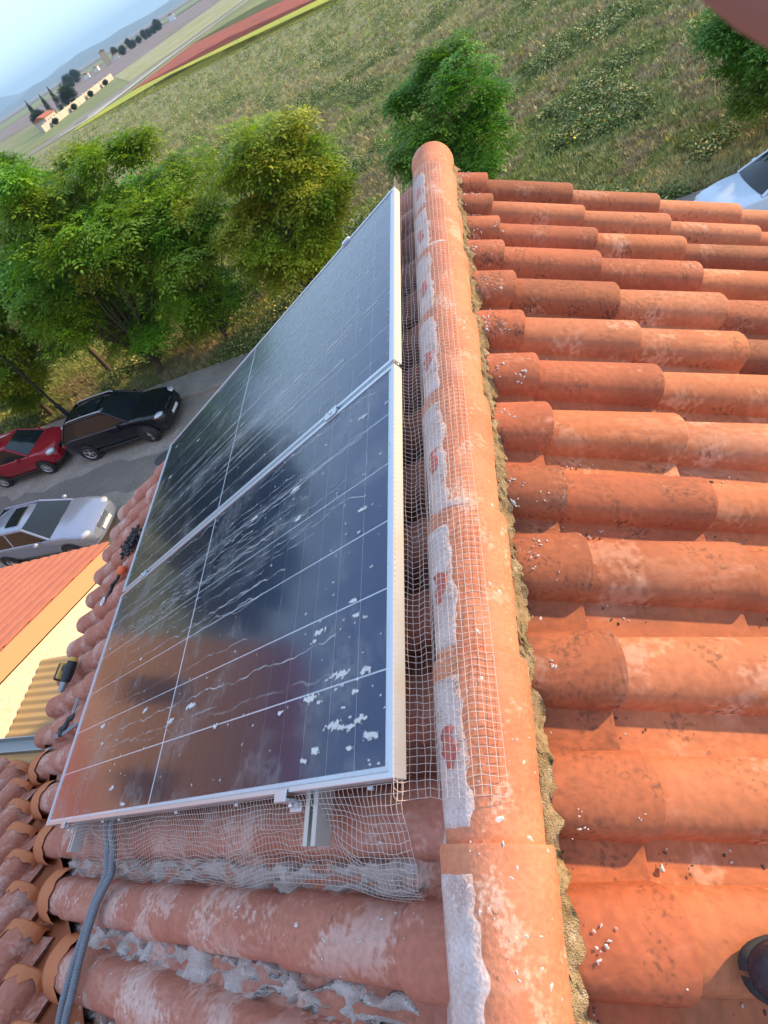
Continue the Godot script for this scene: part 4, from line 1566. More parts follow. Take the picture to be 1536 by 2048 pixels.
func car(spec: Dictionary, tf: Transform3D, label: String) -> void:
	var o := thing("parked_car", tf, label, "car", "cars parked along the street")
	var paint: StandardMaterial3D = spec.paint
	part("body", loft_body(spec.body), paint, o)
	var g = spec.house      # x rear base, x rear roof, x front roof, x front base, belt y, roof y, belt half width, roof half width
	var xr: float = g[0]
	var xrr: float = g[1]
	var xfr: float = g[2]
	var xf: float = g[3]
	var yb: float = g[4]
	var yr: float = g[5]
	var wb: float = g[6]
	var wr: float = g[7]
	# roof skin
	var roof := Mb.new()
	var rows := []
	for j in 9:
		var u := j / 8.0
		var row := PackedVector3Array()
		for q in 13:
			var s := q / 6.0 - 1.0
			row.append(Vector3(lerpf(xrr - 0.06, xfr + 0.06, u), yr + 0.05 * (1.0 - s * s) - 0.055 * pow(absf(2.0 * u - 1.0), 3.0) - 0.035 * pow(absf(s), 5.0), s * (wr + 0.02) * (1.0 - 0.05 * absf(2.0 * u - 1.0))))
		rows.append(row)
	roof.grid(rows)
	var rf := part("roof", roof.mesh(), paint, o)
	if spec.get("sunroof", false):
		var sr := Mb.new()
		var srr := []
		for j in 5:
			var row := PackedVector3Array()
			for q in 7:
				var s := q / 3.0 - 1.0
				row.append(Vector3(lerpf(xrr + 0.75, xfr - 0.28, j / 4.0), yr + 0.062 - 0.02 * s * s, s * wr * 0.66))
			srr.append(row)
		sr.grid(srr)
		part("sunroof", sr.mesh(), mats["car_glass"], rf)
	# pillars and window frames: body-coloured shell just inside the glass
	var c := [[xr, wb, yb - 0.03], [xrr, wr, yr - 0.03], [xfr, wr, yr - 0.03], [xf, wb, yb - 0.03]]
	for s in [-1.0, 1.0]:
		var shell := Mb.new()
		for pr in [[0, 1], [2, 3]]:
			var p0 := Vector3(c[pr[0]][0], c[pr[0]][2], s * c[pr[0]][1])
			var p1 := Vector3(c[pr[1]][0], c[pr[1]][2], s * c[pr[1]][1])
			shell.tube(PackedVector3Array([p0, p1]), 0.045, 8)
		shell.tube(PackedVector3Array([Vector3(xrr, yr - 0.025, s * wr), Vector3(xfr, yr - 0.025, s * wr)]), 0.045, 8)
		var xm := lerpf(xrr, xfr, 0.52)
		shell.tube(PackedVector3Array([Vector3(xm, yb - 0.02, s * (wb + 0.0)), Vector3(xm - 0.06, yr - 0.03, s * (wr + 0.01))]), 0.03, 6)
		part("pillars", shell.mesh(), paint if not spec.get("dark_pillars", false) else mats["black_plastic"], o)
	part("windscreen", bulged(Vector3(xf, yb, wb - 0.05), Vector3(xf, yb, -wb + 0.05), Vector3(xfr, yr, -wr + 0.04), Vector3(xfr, yr, wr - 0.04), Vector3(0.10, 0.02, 0)), mats["car_glass"], o)
	part("rear_window", bulged(Vector3(xr, yb, -wb + 0.05), Vector3(xr, yb, wb - 0.05), Vector3(xrr, yr, wr - 0.04), Vector3(xrr, yr, -wr + 0.04), Vector3(-0.08, 0.02, 0)), mats["car_glass"], o)
	for s in [-1.0, 1.0]:
		var xm := lerpf(xrr, xfr, 0.52)
		for seg in [[xr + 0.06, xm - 0.03, xrr + 0.02, xm - 0.09], [xm + 0.03, xf - 0.06, xm - 0.03, xfr - 0.02]]:
			var a := Vector3(seg[0], yb - 0.01, s * (wb + 0.012))
			var b := Vector3(seg[1], yb - 0.01, s * (wb + 0.012))
			var d := Vector3(seg[3], yr - 0.055, s * (wr + 0.022))
			var e := Vector3(seg[2], yr - 0.055, s * (wr + 0.022))
			if s > 0:
				part("side_window", bulged(a, b, d, e, Vector3(0, 0, 0.012)), mats["car_glass"], o)
			else:
				part("side_window", bulged(b, a, e, d, Vector3(0, 0, -0.012)), mats["car_glass"], o)
		if spec.get("rails", false):
			var rail := Mb.new()
			rail.tube(PackedVector3Array([Vector3(xrr + 0.05, yr - 0.02, s * (wr - 0.03)), Vector3(xrr + 0.2, yr + 0.045, s * (wr - 0.03)), Vector3(lerpf(xrr, xfr, 0.5), yr + 0.06, s * (wr - 0.02)), Vector3(xfr - 0.15, yr + 0.04, s * (wr - 0.03)), Vector3(xfr, yr - 0.02, s * (wr - 0.03))]), 0.02, 8)
			part("roof_rail", rail.mesh(), mats["aluminium"], o)
		# mirror
		var mi := Mb.new()
		mi.blob(Transform3D(Basis.IDENTITY, Vector3(xf - 0.42, yb + 0.03, s * (wb + 0.17))), Vector3(0.07, 0.075, 0.10), 0.05, 3, 6, 10)
		mi.tube(PackedVector3Array([Vector3(xf - 0.40, yb - 0.01, s * (wb + 0.02)), Vector3(xf - 0.41, yb + 0.0, s * (wb + 0.12))]), 0.02, 6)
		part("mirror", mi.mesh(), paint if not spec.get("dark_pillars", false) else mats["black_plastic"], o)
		# headlight
		var hl: Array = spec.lamp    # x, y, z, sx, sy, sz, yaw
		var lm := Mb.new()
		lm.blob(Transform3D(Basis(Vector3.UP, hl[6] * s), Vector3(hl[0], hl[1], s * hl[2])), Vector3(hl[3], hl[4], hl[5]), 0.0, 1, 8, 14)
		part("headlight", lm.mesh(), mat("headlamp", lin(0.55, 0.57, 0.60), 0.12, 0.3), o)
		# tail light
		var tl := Mb.new()
		var b0: Array = spec.body[1]
		tl.blob(Transform3D(Basis.IDENTITY, Vector3(b0[0] + 0.02, b0[2] - 0.10, s * b0[4] * 0.93)), Vector3(0.10, 0.08, 0.08), 0.0, 1, 6, 10)
		part("tail_light", tl.mesh(), mat("tail_lamp", lin(0.30, 0.01, 0.01), 0.2), o)
		# sill trim
		var sl := Mb.new()
		sl.box(at(Vector3(0.0, spec.body[3][1] + 0.05, s * (spec.body[3][4] - 0.005))), Vector3(1.9, 0.10, 0.05), 0.015)
		part("sill", sl.mesh(), mats["black_plastic"], o)
	# front: bumper, grille, plate
	var nose: Array = spec.nose     # x, y grille, half width, height, plate y
	var bp := Mb.new()
	var brow := []
	for j in 4:
		var row := PackedVector3Array()
		for q in 13:
			var s := q / 6.0 - 1.0
			row.append(Vector3(nose[0] + [0.0, 0.05, 0.05, 0.0][j] - 0.22 * s * s * absf(s), [0.26, 0.30, 0.46, 0.52][j], -s * spec.body[4][4] * 0.93))
		brow.append(row)
	bp.grid(brow)
	part("bumper", bp.mesh(), spec.get("bumper", mats["black_plastic"]), o)
	var gr := holder("grille", o)
	for s in ([-1.0, 1.0] if spec.get("twin", false) else [0.0]):
		var gm := Mb.new()
		gm.box(at(Vector3(nose[0] + 0.0, nose[1], s * nose[2] * 0.55)), Vector3(0.06, nose[3], nose[2] * (0.9 if s != 0.0 else 2.0)), 0.02)
		part("mesh_panel", gm.mesh(), mats["black_plastic"], gr)
		for k in 5:
			var bar := Mb.new()
			bar.box(at(Vector3(nose[0] + 0.035, nose[1] - nose[3] * 0.4 + nose[3] * 0.2 * k, s * nose[2] * 0.55)), Vector3(0.012, 0.010, nose[2] * (0.86 if s != 0.0 else 1.9)), 0.002)
			part("bar", bar.mesh(), mats["chrome"] if spec.get("bright", false) or k == 0 or k == 4 else mats["black_plastic"], gr)
	var pl := Mb.new()
	pl.box(Transform3D(Basis.IDENTITY, Vector3(nose[0] + 0.075, nose[4], 0)), Vector3(0.012, 0.11, 0.52), 0.003)
	part("number_plate", pl.mesh(), mats["white_paint"], o)
	# wheels and arches
	var wz: float = spec.track
	for k in 4:
		var xw: float = spec.axles[0] if k < 2 else spec.axles[1]
		var s := -1.0 if k % 2 == 0 else 1.0
		var arch := Mb.new()
		var arow := []
		for j in 2:
			var row := PackedVector3Array()
			for q in 17:
				var a := PI * (q / 16.0 * 1.16 - 0.08)
				var rr: float = spec.wheel + [0.05, 0.085][j]
				row.append(Vector3(xw + rr * cos(a), spec.wheel + rr * sin(a), s * (spec.body[3][4] + 0.006 - 0.0 * j)))
			arow.append(row)
		arch.grid(arow, s < 0)
		part("wheel_arch", arch.mesh(), mats["black_plastic"], o)
		var well := Mb.new()
		well.lathe([Vector2(spec.wheel + 0.05, 0.0), Vector2(0.01, 0.001)], Transform3D(Basis(Vector3.RIGHT, PI / 2 * s), Vector3(xw, spec.wheel, s * (spec.body[3][4] + 0.003))), 22)
		part("wheel_well", well.mesh(), mats["rubber"], o)
		wheel(o, Vector3(xw, spec.wheel, s * wz), spec.wheel, spec.get("steer", 0.0) if k >= 2 else 0.0, s, spec.spokes)

func car_paint(key: String, color: Color, metal := 0.0) -> StandardMaterial3D:
	var m := mat(key, color, 0.22, metal)
	m.clearcoat_enabled = true
	m.metallic_specular = 0.25
	m.clearcoat = 0.8
	m.clearcoat_roughness = 0.03
	return m

func build_cars() -> void:
	var suv := {"paint": car_paint("black_paint", lin(0.008, 0.009, 0.013)), "body": [[-2.33, 0.50, 0.85, 0.93, 0.78], [-2.22, 0.36, 0.98, 1.04, 0.89], [-1.7, 0.30, 1.03, 1.08, 0.935], [0.0, 0.27, 1.02, 1.06, 0.94], [0.9, 0.27, 1.01, 1.07, 0.94], [1.5, 0.28, 0.97, 1.04, 0.93], [2.0, 0.30, 0.88, 0.97, 0.90], [2.25, 0.34, 0.75, 0.88, 0.82], [2.33, 0.40, 0.66, 0.78, 0.72]],
		"house": [-2.15, -1.62, 0.22, 1.02, 1.05, 1.60, 0.82, 0.60], "rails": true, "sunroof": true, "lamp": [2.16, 0.83, 0.70, 0.20, 0.075, 0.14, 0.6], "nose": [2.30, 0.72, 0.34, 0.20, 0.50], "twin": true, "bright": false, "bumper": mats["black_plastic"], "track": 0.885, "axles": [-1.42, 1.45], "wheel": 0.355, "spokes": 5, "steer": -0.42}
	car(suv, at(Vector3(-14.58, 0.0, -14.25)), "black estate car with silver roof rails parked in front of the red car")
	var red := {"paint": car_paint("red_paint", lin(0.30, 0.010, 0.022)), "body": [[-2.0, 0.50, 0.80, 0.90, 0.74], [-1.9, 0.36, 0.95, 1.0, 0.84], [-1.4, 0.30, 0.99, 1.03, 0.86], [0.0, 0.27, 0.98, 1.02, 0.865], [0.7, 0.27, 0.97, 1.03, 0.865], [1.3, 0.28, 0.94, 1.02, 0.86], [1.75, 0.30, 0.84, 0.95, 0.82], [1.94, 0.34, 0.70, 0.84, 0.74], [2.02, 0.40, 0.62, 0.74, 0.62]],
		"house": [-1.85, -1.45, 0.10, 0.92, 1.02, 1.50, 0.76, 0.56], "rails": false, "lamp": [1.85, 0.82, 0.64, 0.20, 0.11, 0.14, 0.6], "nose": [1.99, 0.70, 0.36, 0.16, 0.52], "bright": false, "bumper": mats["black_plastic"], "track": 0.81, "axles": [-1.25, 1.22], "wheel": 0.32, "spokes": 9, "dark_pillars": false}
	car(red, at(Vector3(-19.55, 0.0, -14.2)), "red small car with black bumper parked behind the black car")
	var silver := {"paint": car_paint("silver_paint", lin(0.26, 0.30, 0.40), 0.4), "body": [[-2.35, 0.48, 0.82, 0.90, 0.76], [-2.2, 0.36, 0.92, 0.97, 0.85], [-1.6, 0.30, 0.95, 0.99, 0.89], [0.0, 0.26, 0.95, 0.99, 0.895], [0.9, 0.26, 0.94, 1.00, 0.895], [1.6, 0.27, 0.88, 0.96, 0.885], [2.1, 0.30, 0.78, 0.87, 0.85], [2.3, 0.34, 0.68, 0.78, 0.76], [2.38, 0.40, 0.60, 0.70, 0.64]],
		"house": [-2.0, -1.45, 0.15, 1.0, 0.98, 1.43, 0.79, 0.58], "rails": false, "sunroof": true, "lamp": [2.18, 0.74, 0.66, 0.18, 0.09, 0.15, 0.5], "nose": [2.36, 0.62, 0.32, 0.17, 0.46], "bright": true, "bumper": mats["silver_paint"], "track": 0.84, "axles": [-1.38, 1.45], "wheel": 0.325, "spokes": 5, "dark_pillars": false}
	car(silver, at(Vector3(-15.55, 0.0, -9.45), deg_to_rad(-3.0)), "silver car with a dark sunroof parked beyond the orange roof")
	var white := {"paint": car_paint("pale_paint", lin(0.55, 0.62, 0.70)), "body": [[-2.0, 0.50, 0.80, 0.90, 0.74], [-1.9, 0.36, 0.95, 1.0, 0.84], [-1.4, 0.30, 0.99, 1.03, 0.86], [0.0, 0.27, 0.98, 1.02, 0.865], [0.7, 0.27, 0.97, 1.03, 0.865], [1.3, 0.28, 0.92, 1.00, 0.86], [1.75, 0.30, 0.82, 0.92, 0.82], [1.94, 0.34, 0.70, 0.82, 0.74], [2.02, 0.40, 0.62, 0.72, 0.62]],
		"house": [-1.9, -1.5, 0.12, 0.90, 1.02, 1.48, 0.76, 0.57], "rails": false, "lamp": [1.80, 0.78, 0.60, 0.16, 0.09, 0.13, 0.5], "nose": [1.99, 0.68, 0.36, 0.15, 0.50], "bumper": mats["pale_paint"], "track": 0.81, "axles": [-1.25, 1.22], "wheel": 0.31, "spokes": 7, "dark_pillars": false}
	car(white, at(Vector3(6.95, 0.0, -14.7), PI), "white car half hidden behind the tiles at the right edge")

# ------------------------------------------------------------------ trees
func spray_mesh() -> ArrayMesh:
	# a twig end: short drooping fronds of paired leaflets round one point
	var mb := Mb.new()
	var r := RandomNumberGenerator.new()
	r.seed = 3
	for f in 5:
		var a := TAU * (f + r.randf_range(-0.3, 0.3)) / 5.0
		var out := Vector3(cos(a), r.randf_range(-0.25, 0.45), sin(a)).normalized()
		var side := out.cross(Vector3.UP).normalized()
		for k in 4:
			var u := 0.25 + 0.25 * k
			var p := out * u * 0.9 + Vector3(0, -0.34 * u * u, 0)
			for s in ([-1.0, 1.0] if k < 3 else [0.0]):
				var d: Vector3 = (out * 0.6 + side * s + Vector3(0, r.randf_range(-0.5, 0.1), 0)).normalized() * 0.36
				var w: Vector3 = d.cross(Vector3(r.randf_range(-0.3, 0.3), 1, r.randf_range(-0.3, 0.3))).normalized() * 0.085
				mb.quad(p, p + d * 0.45 - w, p + d, p + d * 0.45 + w)
	return mb.mesh()

func leaf_material(key: String) -> StandardMaterial3D:
	var m := mat(key, Color.WHITE, 0.55)
	m.vertex_color_use_as_albedo = true
	m.backlight_enabled = true
	m.backlight = Color(0.9, 0.95, 0.55)
	return m

func multi(mesh: Mesh, tfs: Array, cols: Array) -> MultiMesh:
	var mm := MultiMesh.new()
	mm.transform_format = MultiMesh.TRANSFORM_3D
	mm.use_colors = true
	mm.mesh = mesh
	mm.instance_count = tfs.size()
	for k in tfs.size():
		mm.set_instance_transform(k, tfs[k])
		mm.set_instance_color(k, cols[k])
	return mm

func tree(base: Vector3, height: float, spread: float, crown_low: float, seed_: int, label: String, tint: Color, clumps := 30, per := 95, lean := Vector2.ZERO, leaf := 0.45) -> void:
	var r := RandomNumberGenerator.new()
	r.seed = seed_
	var o := thing("leafy_tree", at(base), label, "tree", "trees across the street")
	var bark := mat("bark", lin(0.09, 0.065, 0.045), 0.95)
	var wood := Mb.new()
	var fork := Vector3(lean.x * 0.35, crown_low * 1.05, lean.y * 0.35)
	wood.tube(PackedVector3Array([Vector3(0, -0.1, 0), Vector3(0.02, 0.15, 0), fork * 0.5 + Vector3(0.05, 0, 0.02), fork]), [0.17, 0.13, 0.11, 0.09], 9)
	var tfs := []
	var cols := []
	var mid := Vector3(lean.x, (height + crown_low) / 2.0, lean.y)
	var half := Vector3(spread, (height - crown_low) / 2.0, spread)
	for c in clumps:
		var d := Vector3(r.randfn(), r.randfn(), r.randfn()).normalized()
		var rad := pow(r.randf(), 0.33)
		var ctr := mid + d * half * rad * 0.84
		ctr.y = maxf(ctr.y, crown_low * 0.95)
		var size := spread * r.randf_range(0.15, 0.40)
		# limb to the clump
		var knee := fork.lerp(ctr, 0.5) + Vector3(r.randf_range(-0.2, 0.2), r.randf_range(-0.1, 0.3), r.randf_range(-0.2, 0.2))
		wood.tube(PackedVector3Array([fork - Vector3(0, 0.15, 0), knee, ctr]), [0.05, 0.03, 0.010], 6, false)
		var tone := tint * Color(r.randf_range(0.75, 1.35), r.randf_range(0.85, 1.2), r.randf_range(0.7, 1.2))
		for k in per:
			var e := Vector3(r.randfn(), r.randfn() * 0.8, r.randfn()).normalized()
			var p := ctr + e * size * Vector3(1.15, 0.75, 1.15) * pow(r.randf(), 0.45)
			var b := Basis.from_euler(Vector3(r.randf_range(-0.5, 0.5), r.randf() * TAU, r.randf_range(-0.5, 0.5)))
			var s := leaf * r.randf_range(0.65, 1.25)
			tfs.append(Transform3D(b.scaled_local(Vector3(s, s, s)), p))
			var v := r.randf_range(0.8, 1.25)
			cols.append(Color(tone.r * v, tone.g * v, tone.b * v))
	part("trunk", wood.mesh(), bark, o)
	var mi := MultiMeshInstance3D.new()
	mi.name = "crown"
	mi.multimesh = multi(spray, tfs, cols)
	mi.set_meta("kind", "stuff")
	mi.material_override = leaf_material("leaf")
	o.add_child(mi, true)

var spray: ArrayMesh
func build_trees() -> void:
	spray = spray_mesh()
	var fresh := Color(0.29, 0.40, 0.024)
	var deep := Color(0.12, 0.26, 0.02)
	tree(Vector3(-14.5, 0, -17.6), 9.3, 3.3, 0.6, 21, "large green tree behind the black car", Color(0.22, 0.36, 0.024), 50, 58, Vector2(0.6, -0.6))
	tree(Vector3(-11.2, 0, -18.3), 8.3, 2.9, 0.6, 22, "green tree just right of the large one, above the pavement", Color(0.19, 0.34, 0.024), 42, 58, Vector2(0.1, -0.3))
	tree(Vector3(-7.0, 0, -18.2), 6.8, 2.4, 0.9, 23, "yellow-green sunlit tree beside the upper edge of the panels", fresh, 46, 56, Vector2(0.4, -0.4))
	tree(Vector3(-1.1, 0, -18.6), 6.0, 2.2, 1.3, 24, "deep green tree standing behind the end of the ridge", deep, 42, 62, Vector2(0.0, 0.0), 0.36)
	tree(Vector3(8.2, 0, -18.9), 4.7, 2.1, 0.9, 25, "dark green tree at the right edge behind the finger", deep, 30, 105, Vector2(0.0, 0.0), 0.36)
	tree(Vector3(-20.8, 0, -17.6), 4.6, 1.5, 0.9, 26, "bright green young tree beside the street lamp", fresh, 26, 100)
	tree(Vector3(-18.2, 0, -19.6), 8.5, 2.8, 1.6, 27, "green tree at the left edge above the street lamp", Color(0.18, 0.32, 0.024), 34, 100)
	tree(Vector3(-25.0, 0, -31.0), 9.0, 3.2, 1.5, 28, "dark tree at the left edge below the cypresses", deep, 34, 90, Vector2.ZERO, 0.5)

# ------------------------------------------------------------------ what the glass mirrors, left of the frame
func build_beyond() -> void:
	var k := 0
	for q in [[-26.0, -20.5, 13.0], [-32.0, -20.0, 13.5], [-40.0, -21.0, 15.0], [-51.0, -23.0, 16.5]]:
		tree(Vector3(q[0], 0, q[1]), q[2], 4.2, 2.2, 60 + k, ["tall street tree out of frame, nearest of the row left of the lamp", "tall street tree out of frame, second of the row left of the lamp", "tall street tree out of frame, third of the row left of the lamp", "tall street tree out of frame, last of the row left of the lamp"][k], Color(0.08, 0.15, 0.016), 30, 90, Vector2.ZERO, 0.55)
		k += 1
	k = 0
	for q in [[-27.0, -2.5], [-40.0, -3.5], [-54.0, -4.0]]:
		far_house(Vector3(q[0], 0, q[1]), 10.5, 11.0, 10.4 + k * 1.2, 0.0, ["brick-coloured row house out of frame beside the neighbour house", "second brick-coloured row house out of frame along the street", "third brick-coloured row house out of frame along the street"][k], lin(0.30, 0.18, 0.11))
		k += 1

# ------------------------------------------------------------------ meadow
func tuft_mesh(seed_: int, blades: int, droop: float) -> ArrayMesh:
	var mb := Mb.new()
	var r := RandomNumberGenerator.new()
	r.seed = seed_
	for k in blades:
		var a := r.randf() * TAU
		var d := Vector3(cos(a), 0, sin(a))
		var side := Vector3(-sin(a), 0, cos(a)) * r.randf_range(0.018, 0.045)
		var base := Vector3(r.randf_range(-0.3, 0.3), 0, r.randf_range(-0.3, 0.3))
		var h := r.randf_range(0.5, 1.0)
		var mid := base + Vector3(0, h * 0.6, 0) + d * 0.15 * droop
		var tip := base + Vector3(0, h, 0) + d * 0.5 * droop
		mb.quad(base - side, base + side, mid + side * 0.8, mid - side * 0.8)
		mb.tri_face(mid - side * 0.8, mid + side * 0.8, tip)
	return mb.mesh()

func leafy_tuft(seed_: int) -> ArrayMesh:
	var mb := Mb.new()
	var r := RandomNumberGenerator.new()
	r.seed = seed_
	for k in 22:
		var p := Vector3(r.randfn() * 0.28, absf(r.randfn()) * 0.38, r.randfn() * 0.28)
		var d := Vector3(r.randfn(), r.randf_range(-0.2, 0.9), r.randfn()).normalized() * 0.17
		var s := d.cross(Vector3(r.randfn(), r.randfn(), r.randfn())).normalized() * 0.05
		mb.quad(p, p + d * 0.5 + s, p + d, p + d * 0.5 - s)
	return mb.mesh()

func build_meadow() -> void:
	var r := RandomNumberGenerator.new()
	r.seed = 404
	var n0 := noise(501, 0.035, 4)
	var n1 := noise(502, 0.16, 3)
	var n2 := noise(503, 0.07, 3)
	var grass := [tuft_mesh(1, 11, 0.7), tuft_mesh(2, 9, 1.0), tuft_mesh(3, 8, 0.4)]
	var leafy := [leafy_tuft(4), leafy_tuft(5)]
	var gt := [[], [], []]
	var gc := [[], [], []]
	var lt := [[], []]
	var lc := [[], []]
	var count := 170000
	for k in count:
		# more of them near the street: distance drawn so that each row on the picture is about equally full
		var u := r.randf()
		var z := -17.0 / (1.0 - 0.895 * u)
		var x := r.randf_range(-1.30, 0.62) * (-z) + 0.06 * z
		if z > -17.05: continue
		if x < -150 or x > 60: continue
		if z < -152.0 + (x + 95.0) * 0.58 and x > -62: continue
		if z < -146.0 - (x + 62.0) * 0.12 and x <= -62: continue
		var a := n0.get_noise_2d(x, z)
		var b := n1.get_noise_2d(x, z)
		var c := n2.get_noise_2d(x * 1.0, z * 1.0)
		var far := clampf((-z - 17.0) / 120.0, 0.0, 1.0)
		var col: Color
		var kind := 0
		var size := lerpf(0.27, 0.50, far) * r.randf_range(0.7, 1.3)
		if b + 0.3 * c > 0.24:
			kind = 1
			col = [Color(0.065, 0.110, 0.024), Color(0.10, 0.135, 0.035), Color(0.14, 0.155, 0.075), Color(0.085, 0.125, 0.05)][r.randi() % 4]
			size *= r.randf_range(1.1, 2.3)
		elif b < -0.20:
			col = Color(0.22, 0.19, 0.13)       # dry purplish seed heads
		elif a > 0.16:
			col = Color(0.19, 0.225, 0.075)
		elif a < -0.22:
			col = Color(0.26, 0.24, 0.13)
		else:
			col = Color(0.17, 0.195, 0.08)
		if far > 0.5 and r.randf() < 0.5: col = Color(0.17, 0.20, 0.055)
		if r.randf() < 0.10: col = Color(0.38, 0.33, 0.20)
		if r.randf() < 0.003 and far < 0.5: col = Color(0.55, 0.42, 0.05)
		var v := r.randf_range(0.75, 1.3)
		col = Color(col.r * v * 1.48, col.g * v * 1.45, col.b * v * 1.05)
		var bs := Basis(Vector3.UP, r.randf() * TAU).scaled(Vector3(size * 1.2, size * r.randf_range(0.7, 1.2), size * 1.2))
		var tf := Transform3D(bs, Vector3(x, -0.03, z))
		if kind == 1:
			var q := r.randi() % 2
			lt[q].append(tf); lc[q].append(col)
		else:
			var q := r.randi() % 3
			gt[q].append(tf); gc[q].append(col)
	var names := ["green and straw-coloured meadow grass across the street", "dry seed-head grass scattered over the meadow", "short stiff weeds scattered over the meadow"]
	for q in 3:
		var mi := MultiMeshInstance3D.new()
		mi.name = numbered("meadow_grass")
		mi.multimesh = multi(grass[q], gt[q], gc[q])
		var m := mat("grass_blade", Color.WHITE, 0.8)
		m.vertex_color_use_as_albedo = true
		m.backlight_enabled = true
		m.backlight = Color(0.3, 0.3, 0.18)
		mi.material_override = m
		add_child(mi)
		tag(mi, names[q], "grass", "", "stuff")
	for q in 2:
		var mi := MultiMeshInstance3D.new()
		mi.name = numbered("meadow_weeds")
		mi.multimesh = multi(leafy[q], lt[q], lc[q])
		mi.material_override = mats["grass_blade"]
		add_child(mi)
		tag(mi, "dark leafy weeds in dense patches over the meadow" if q == 0 else "leafy weeds with small leaves mixed into the meadow patches", "weeds", "", "stuff")

# ------------------------------------------------------------------ far fields, hamlet and hills
func build_far() -> void:
	var yellow := mottled("yellow_field", Color(0.66, 0.66, 0.14), Color(0.60, 0.62, 0.16), Color(0.72, 0.71, 0.20), Color(0.40, 0.45, 0.12), 0.3, 0.26, 0.03, 0.95, 0.0, 261, 256)
	var red := mottled("poppy_field", Color(0.56, 0.26, 0.16), Color(0.62, 0.28, 0.17), Color(0.60, 0.36, 0.22), Color(0.42, 0.34, 0.18), 0.3, 0.30, 0.03, 0.95, 0.0, 271, 256)
	var straw := mottled("pale_field", Color(0.62, 0.60, 0.44), Color(0.56, 0.56, 0.32), Color(0.66, 0.63, 0.42), Color(0.46, 0.47, 0.26), 0.3, 0.26, 0.01, 0.95, 0.0, 281, 256)
	var green := mottled("green_field", Color(0.44, 0.47, 0.26), Color(0.48, 0.50, 0.28), Color(0.54, 0.54, 0.32), Color(0.34, 0.38, 0.20), 0.3, 0.26, 0.01, 0.95, 0.0, 291, 256)
	var brown := mottled("fallow_field", Color(0.50, 0.43, 0.44), Color(0.46, 0.41, 0.33), Color(0.56, 0.50, 0.42), Color(0.36, 0.36, 0.26), 0.3, 0.26, 0.008, 0.95, 0.0, 311, 256)
	var dust := mat("track_dust", lin(0.50, 0.46, 0.36), 0.95)
	sheet("yellow_strip", [[-95, -152], [-62, -149], [-20, -117], [20, -86], [24, -93], [-20, -127], [-48, -155], [-74, -166], [-95, -163]], 0.03, yellow, "bright yellow flowering strip along the edge of the meadow")
	sheet("poppy_strip", [[-82, -168], [-48, -156], [-20, -128], [24, -94], [30, -108], [-20, -150], [-44, -192], [-56, -204], [-74, -202]], 0.05, red, "rust-red poppy strip behind the yellow strip")
	sheet("green_strip", [[-74, -203], [-56, -205], [-44, -193], [-20, -151], [30, -109], [60, -140], [-10, -230], [-66, -262]], 0.06, green, "green field wedge behind the poppy strip")
	sheet("track", [[-120, -158], [-94, -163], [-85, -205], [-71, -246], [-40, -330], [0, -430], [4, -430], [-36, -330], [-68, -246], [-82, -203], [-90, -160], [-120, -153]], 0.09, dust, "pale farm track between the fields")
	sheet("pale_strip", [[-96, -200], [-89, -206], [-60, -300], [0, -450], [0, -620], [-120, -420], [-150, -300]], 0.05, straw, "pale straw field beyond the track")
	sheet("olive_strip", [[-170, -180], [-97, -170], [-90, -203], [-98, -202], [-150, -300], [-200, -330]], 0.04, green, "olive field beside the hamlet wall")
	sheet("fallow", [[-200, -330], [-150, -301], [-120, -421], [0, -621], [0, -1000], [-300, -900], [-500, -600], [-330, -380]], 0.05, brown, "brown fallow land behind the hamlet")
	sheet("far_green", [[-501, -600], [-301, -901], [0, -1001], [0, -1700], [-900, -1600], [-1300, -1000]], 0.08, green, "wide green land far behind the hamlet")
	sheet("far_brown", [[-1301, -1000], [-901, -1601], [0, -1701], [0, -3200], [-2200, -2800], [-2600, -1900]], 0.12, brown, "dusty plain near the horizon")
	# hamlet
	long_wall(Vector3(-137, 0, -207), Vector3(-142, 0, -283))
	far_house(Vector3(-279, 0, -564), 5.5, 5.5, 9, 0.5, "tall pale ochre farmhouse standing alone on the plain", lin(0.62, 0.46, 0.26))
	far_house(Vector3(-264, 0, -552), 5, 5, 3.5, 0.4, "low white farmhouse with reddish roof beside the tall one", lin(0.66, 0.58, 0.50))
	far_house(Vector3(-291, 0, -540), 5, 4, 3, 0.3, "small white house among bushes before the tall farmhouse", lin(0.72, 0.70, 0.66))
	far_house(Vector3(-296, 0, -572), 4, 9, 3, 0.3, "long low white shed left of the tall farmhouse", lin(0.72, 0.70, 0.64))
	far_house(Vector3(-146, 0, -226), 5, 9, 2.9, 0.05, "low house with a pinkish roof behind the hamlet wall, beside the cypresses", lin(0.55, 0.42, 0.34))
	far_house(Vector3(-256, 0, -690), 6, 5, 4.5, 0.3, "white house far off near the top of the picture", lin(0.75, 0.74, 0.72))
	var cyp := [Vector3(-197, 0, -300), Vector3(-186, 0, -296), Vector3(-163, 0, -268)]
	var words := ["leftmost dark cypress in the row of three", "middle dark cypress in the row of three", "rightmost and tallest dark cypress in the row of three"]
	for k in 3: far_tree("cypress", cyp[k], 1.7, [9.5, 8.5, 9.0][k], 71 + k, words[k], true)
	far_tree("round_tree", Vector3(-150, 0, -256), 3.6, 7, 81, "round tree right of the cypresses", false)
	far_tree("round_tree", Vector3(-178, 0, -272), 3.4, 5, 82, "round tree left of the cypresses", false)
	far_tree("round_tree", Vector3(-300, 0, -526), 4.6, 9, 83, "lone tree behind the hamlet wall", false)
	far_tree("round_tree", Vector3(-322, 0, -580), 5.0, 9, 84, "dark bush left of the small white house", false)
	var rr := RandomNumberGenerator.new()
	rr.seed = 17
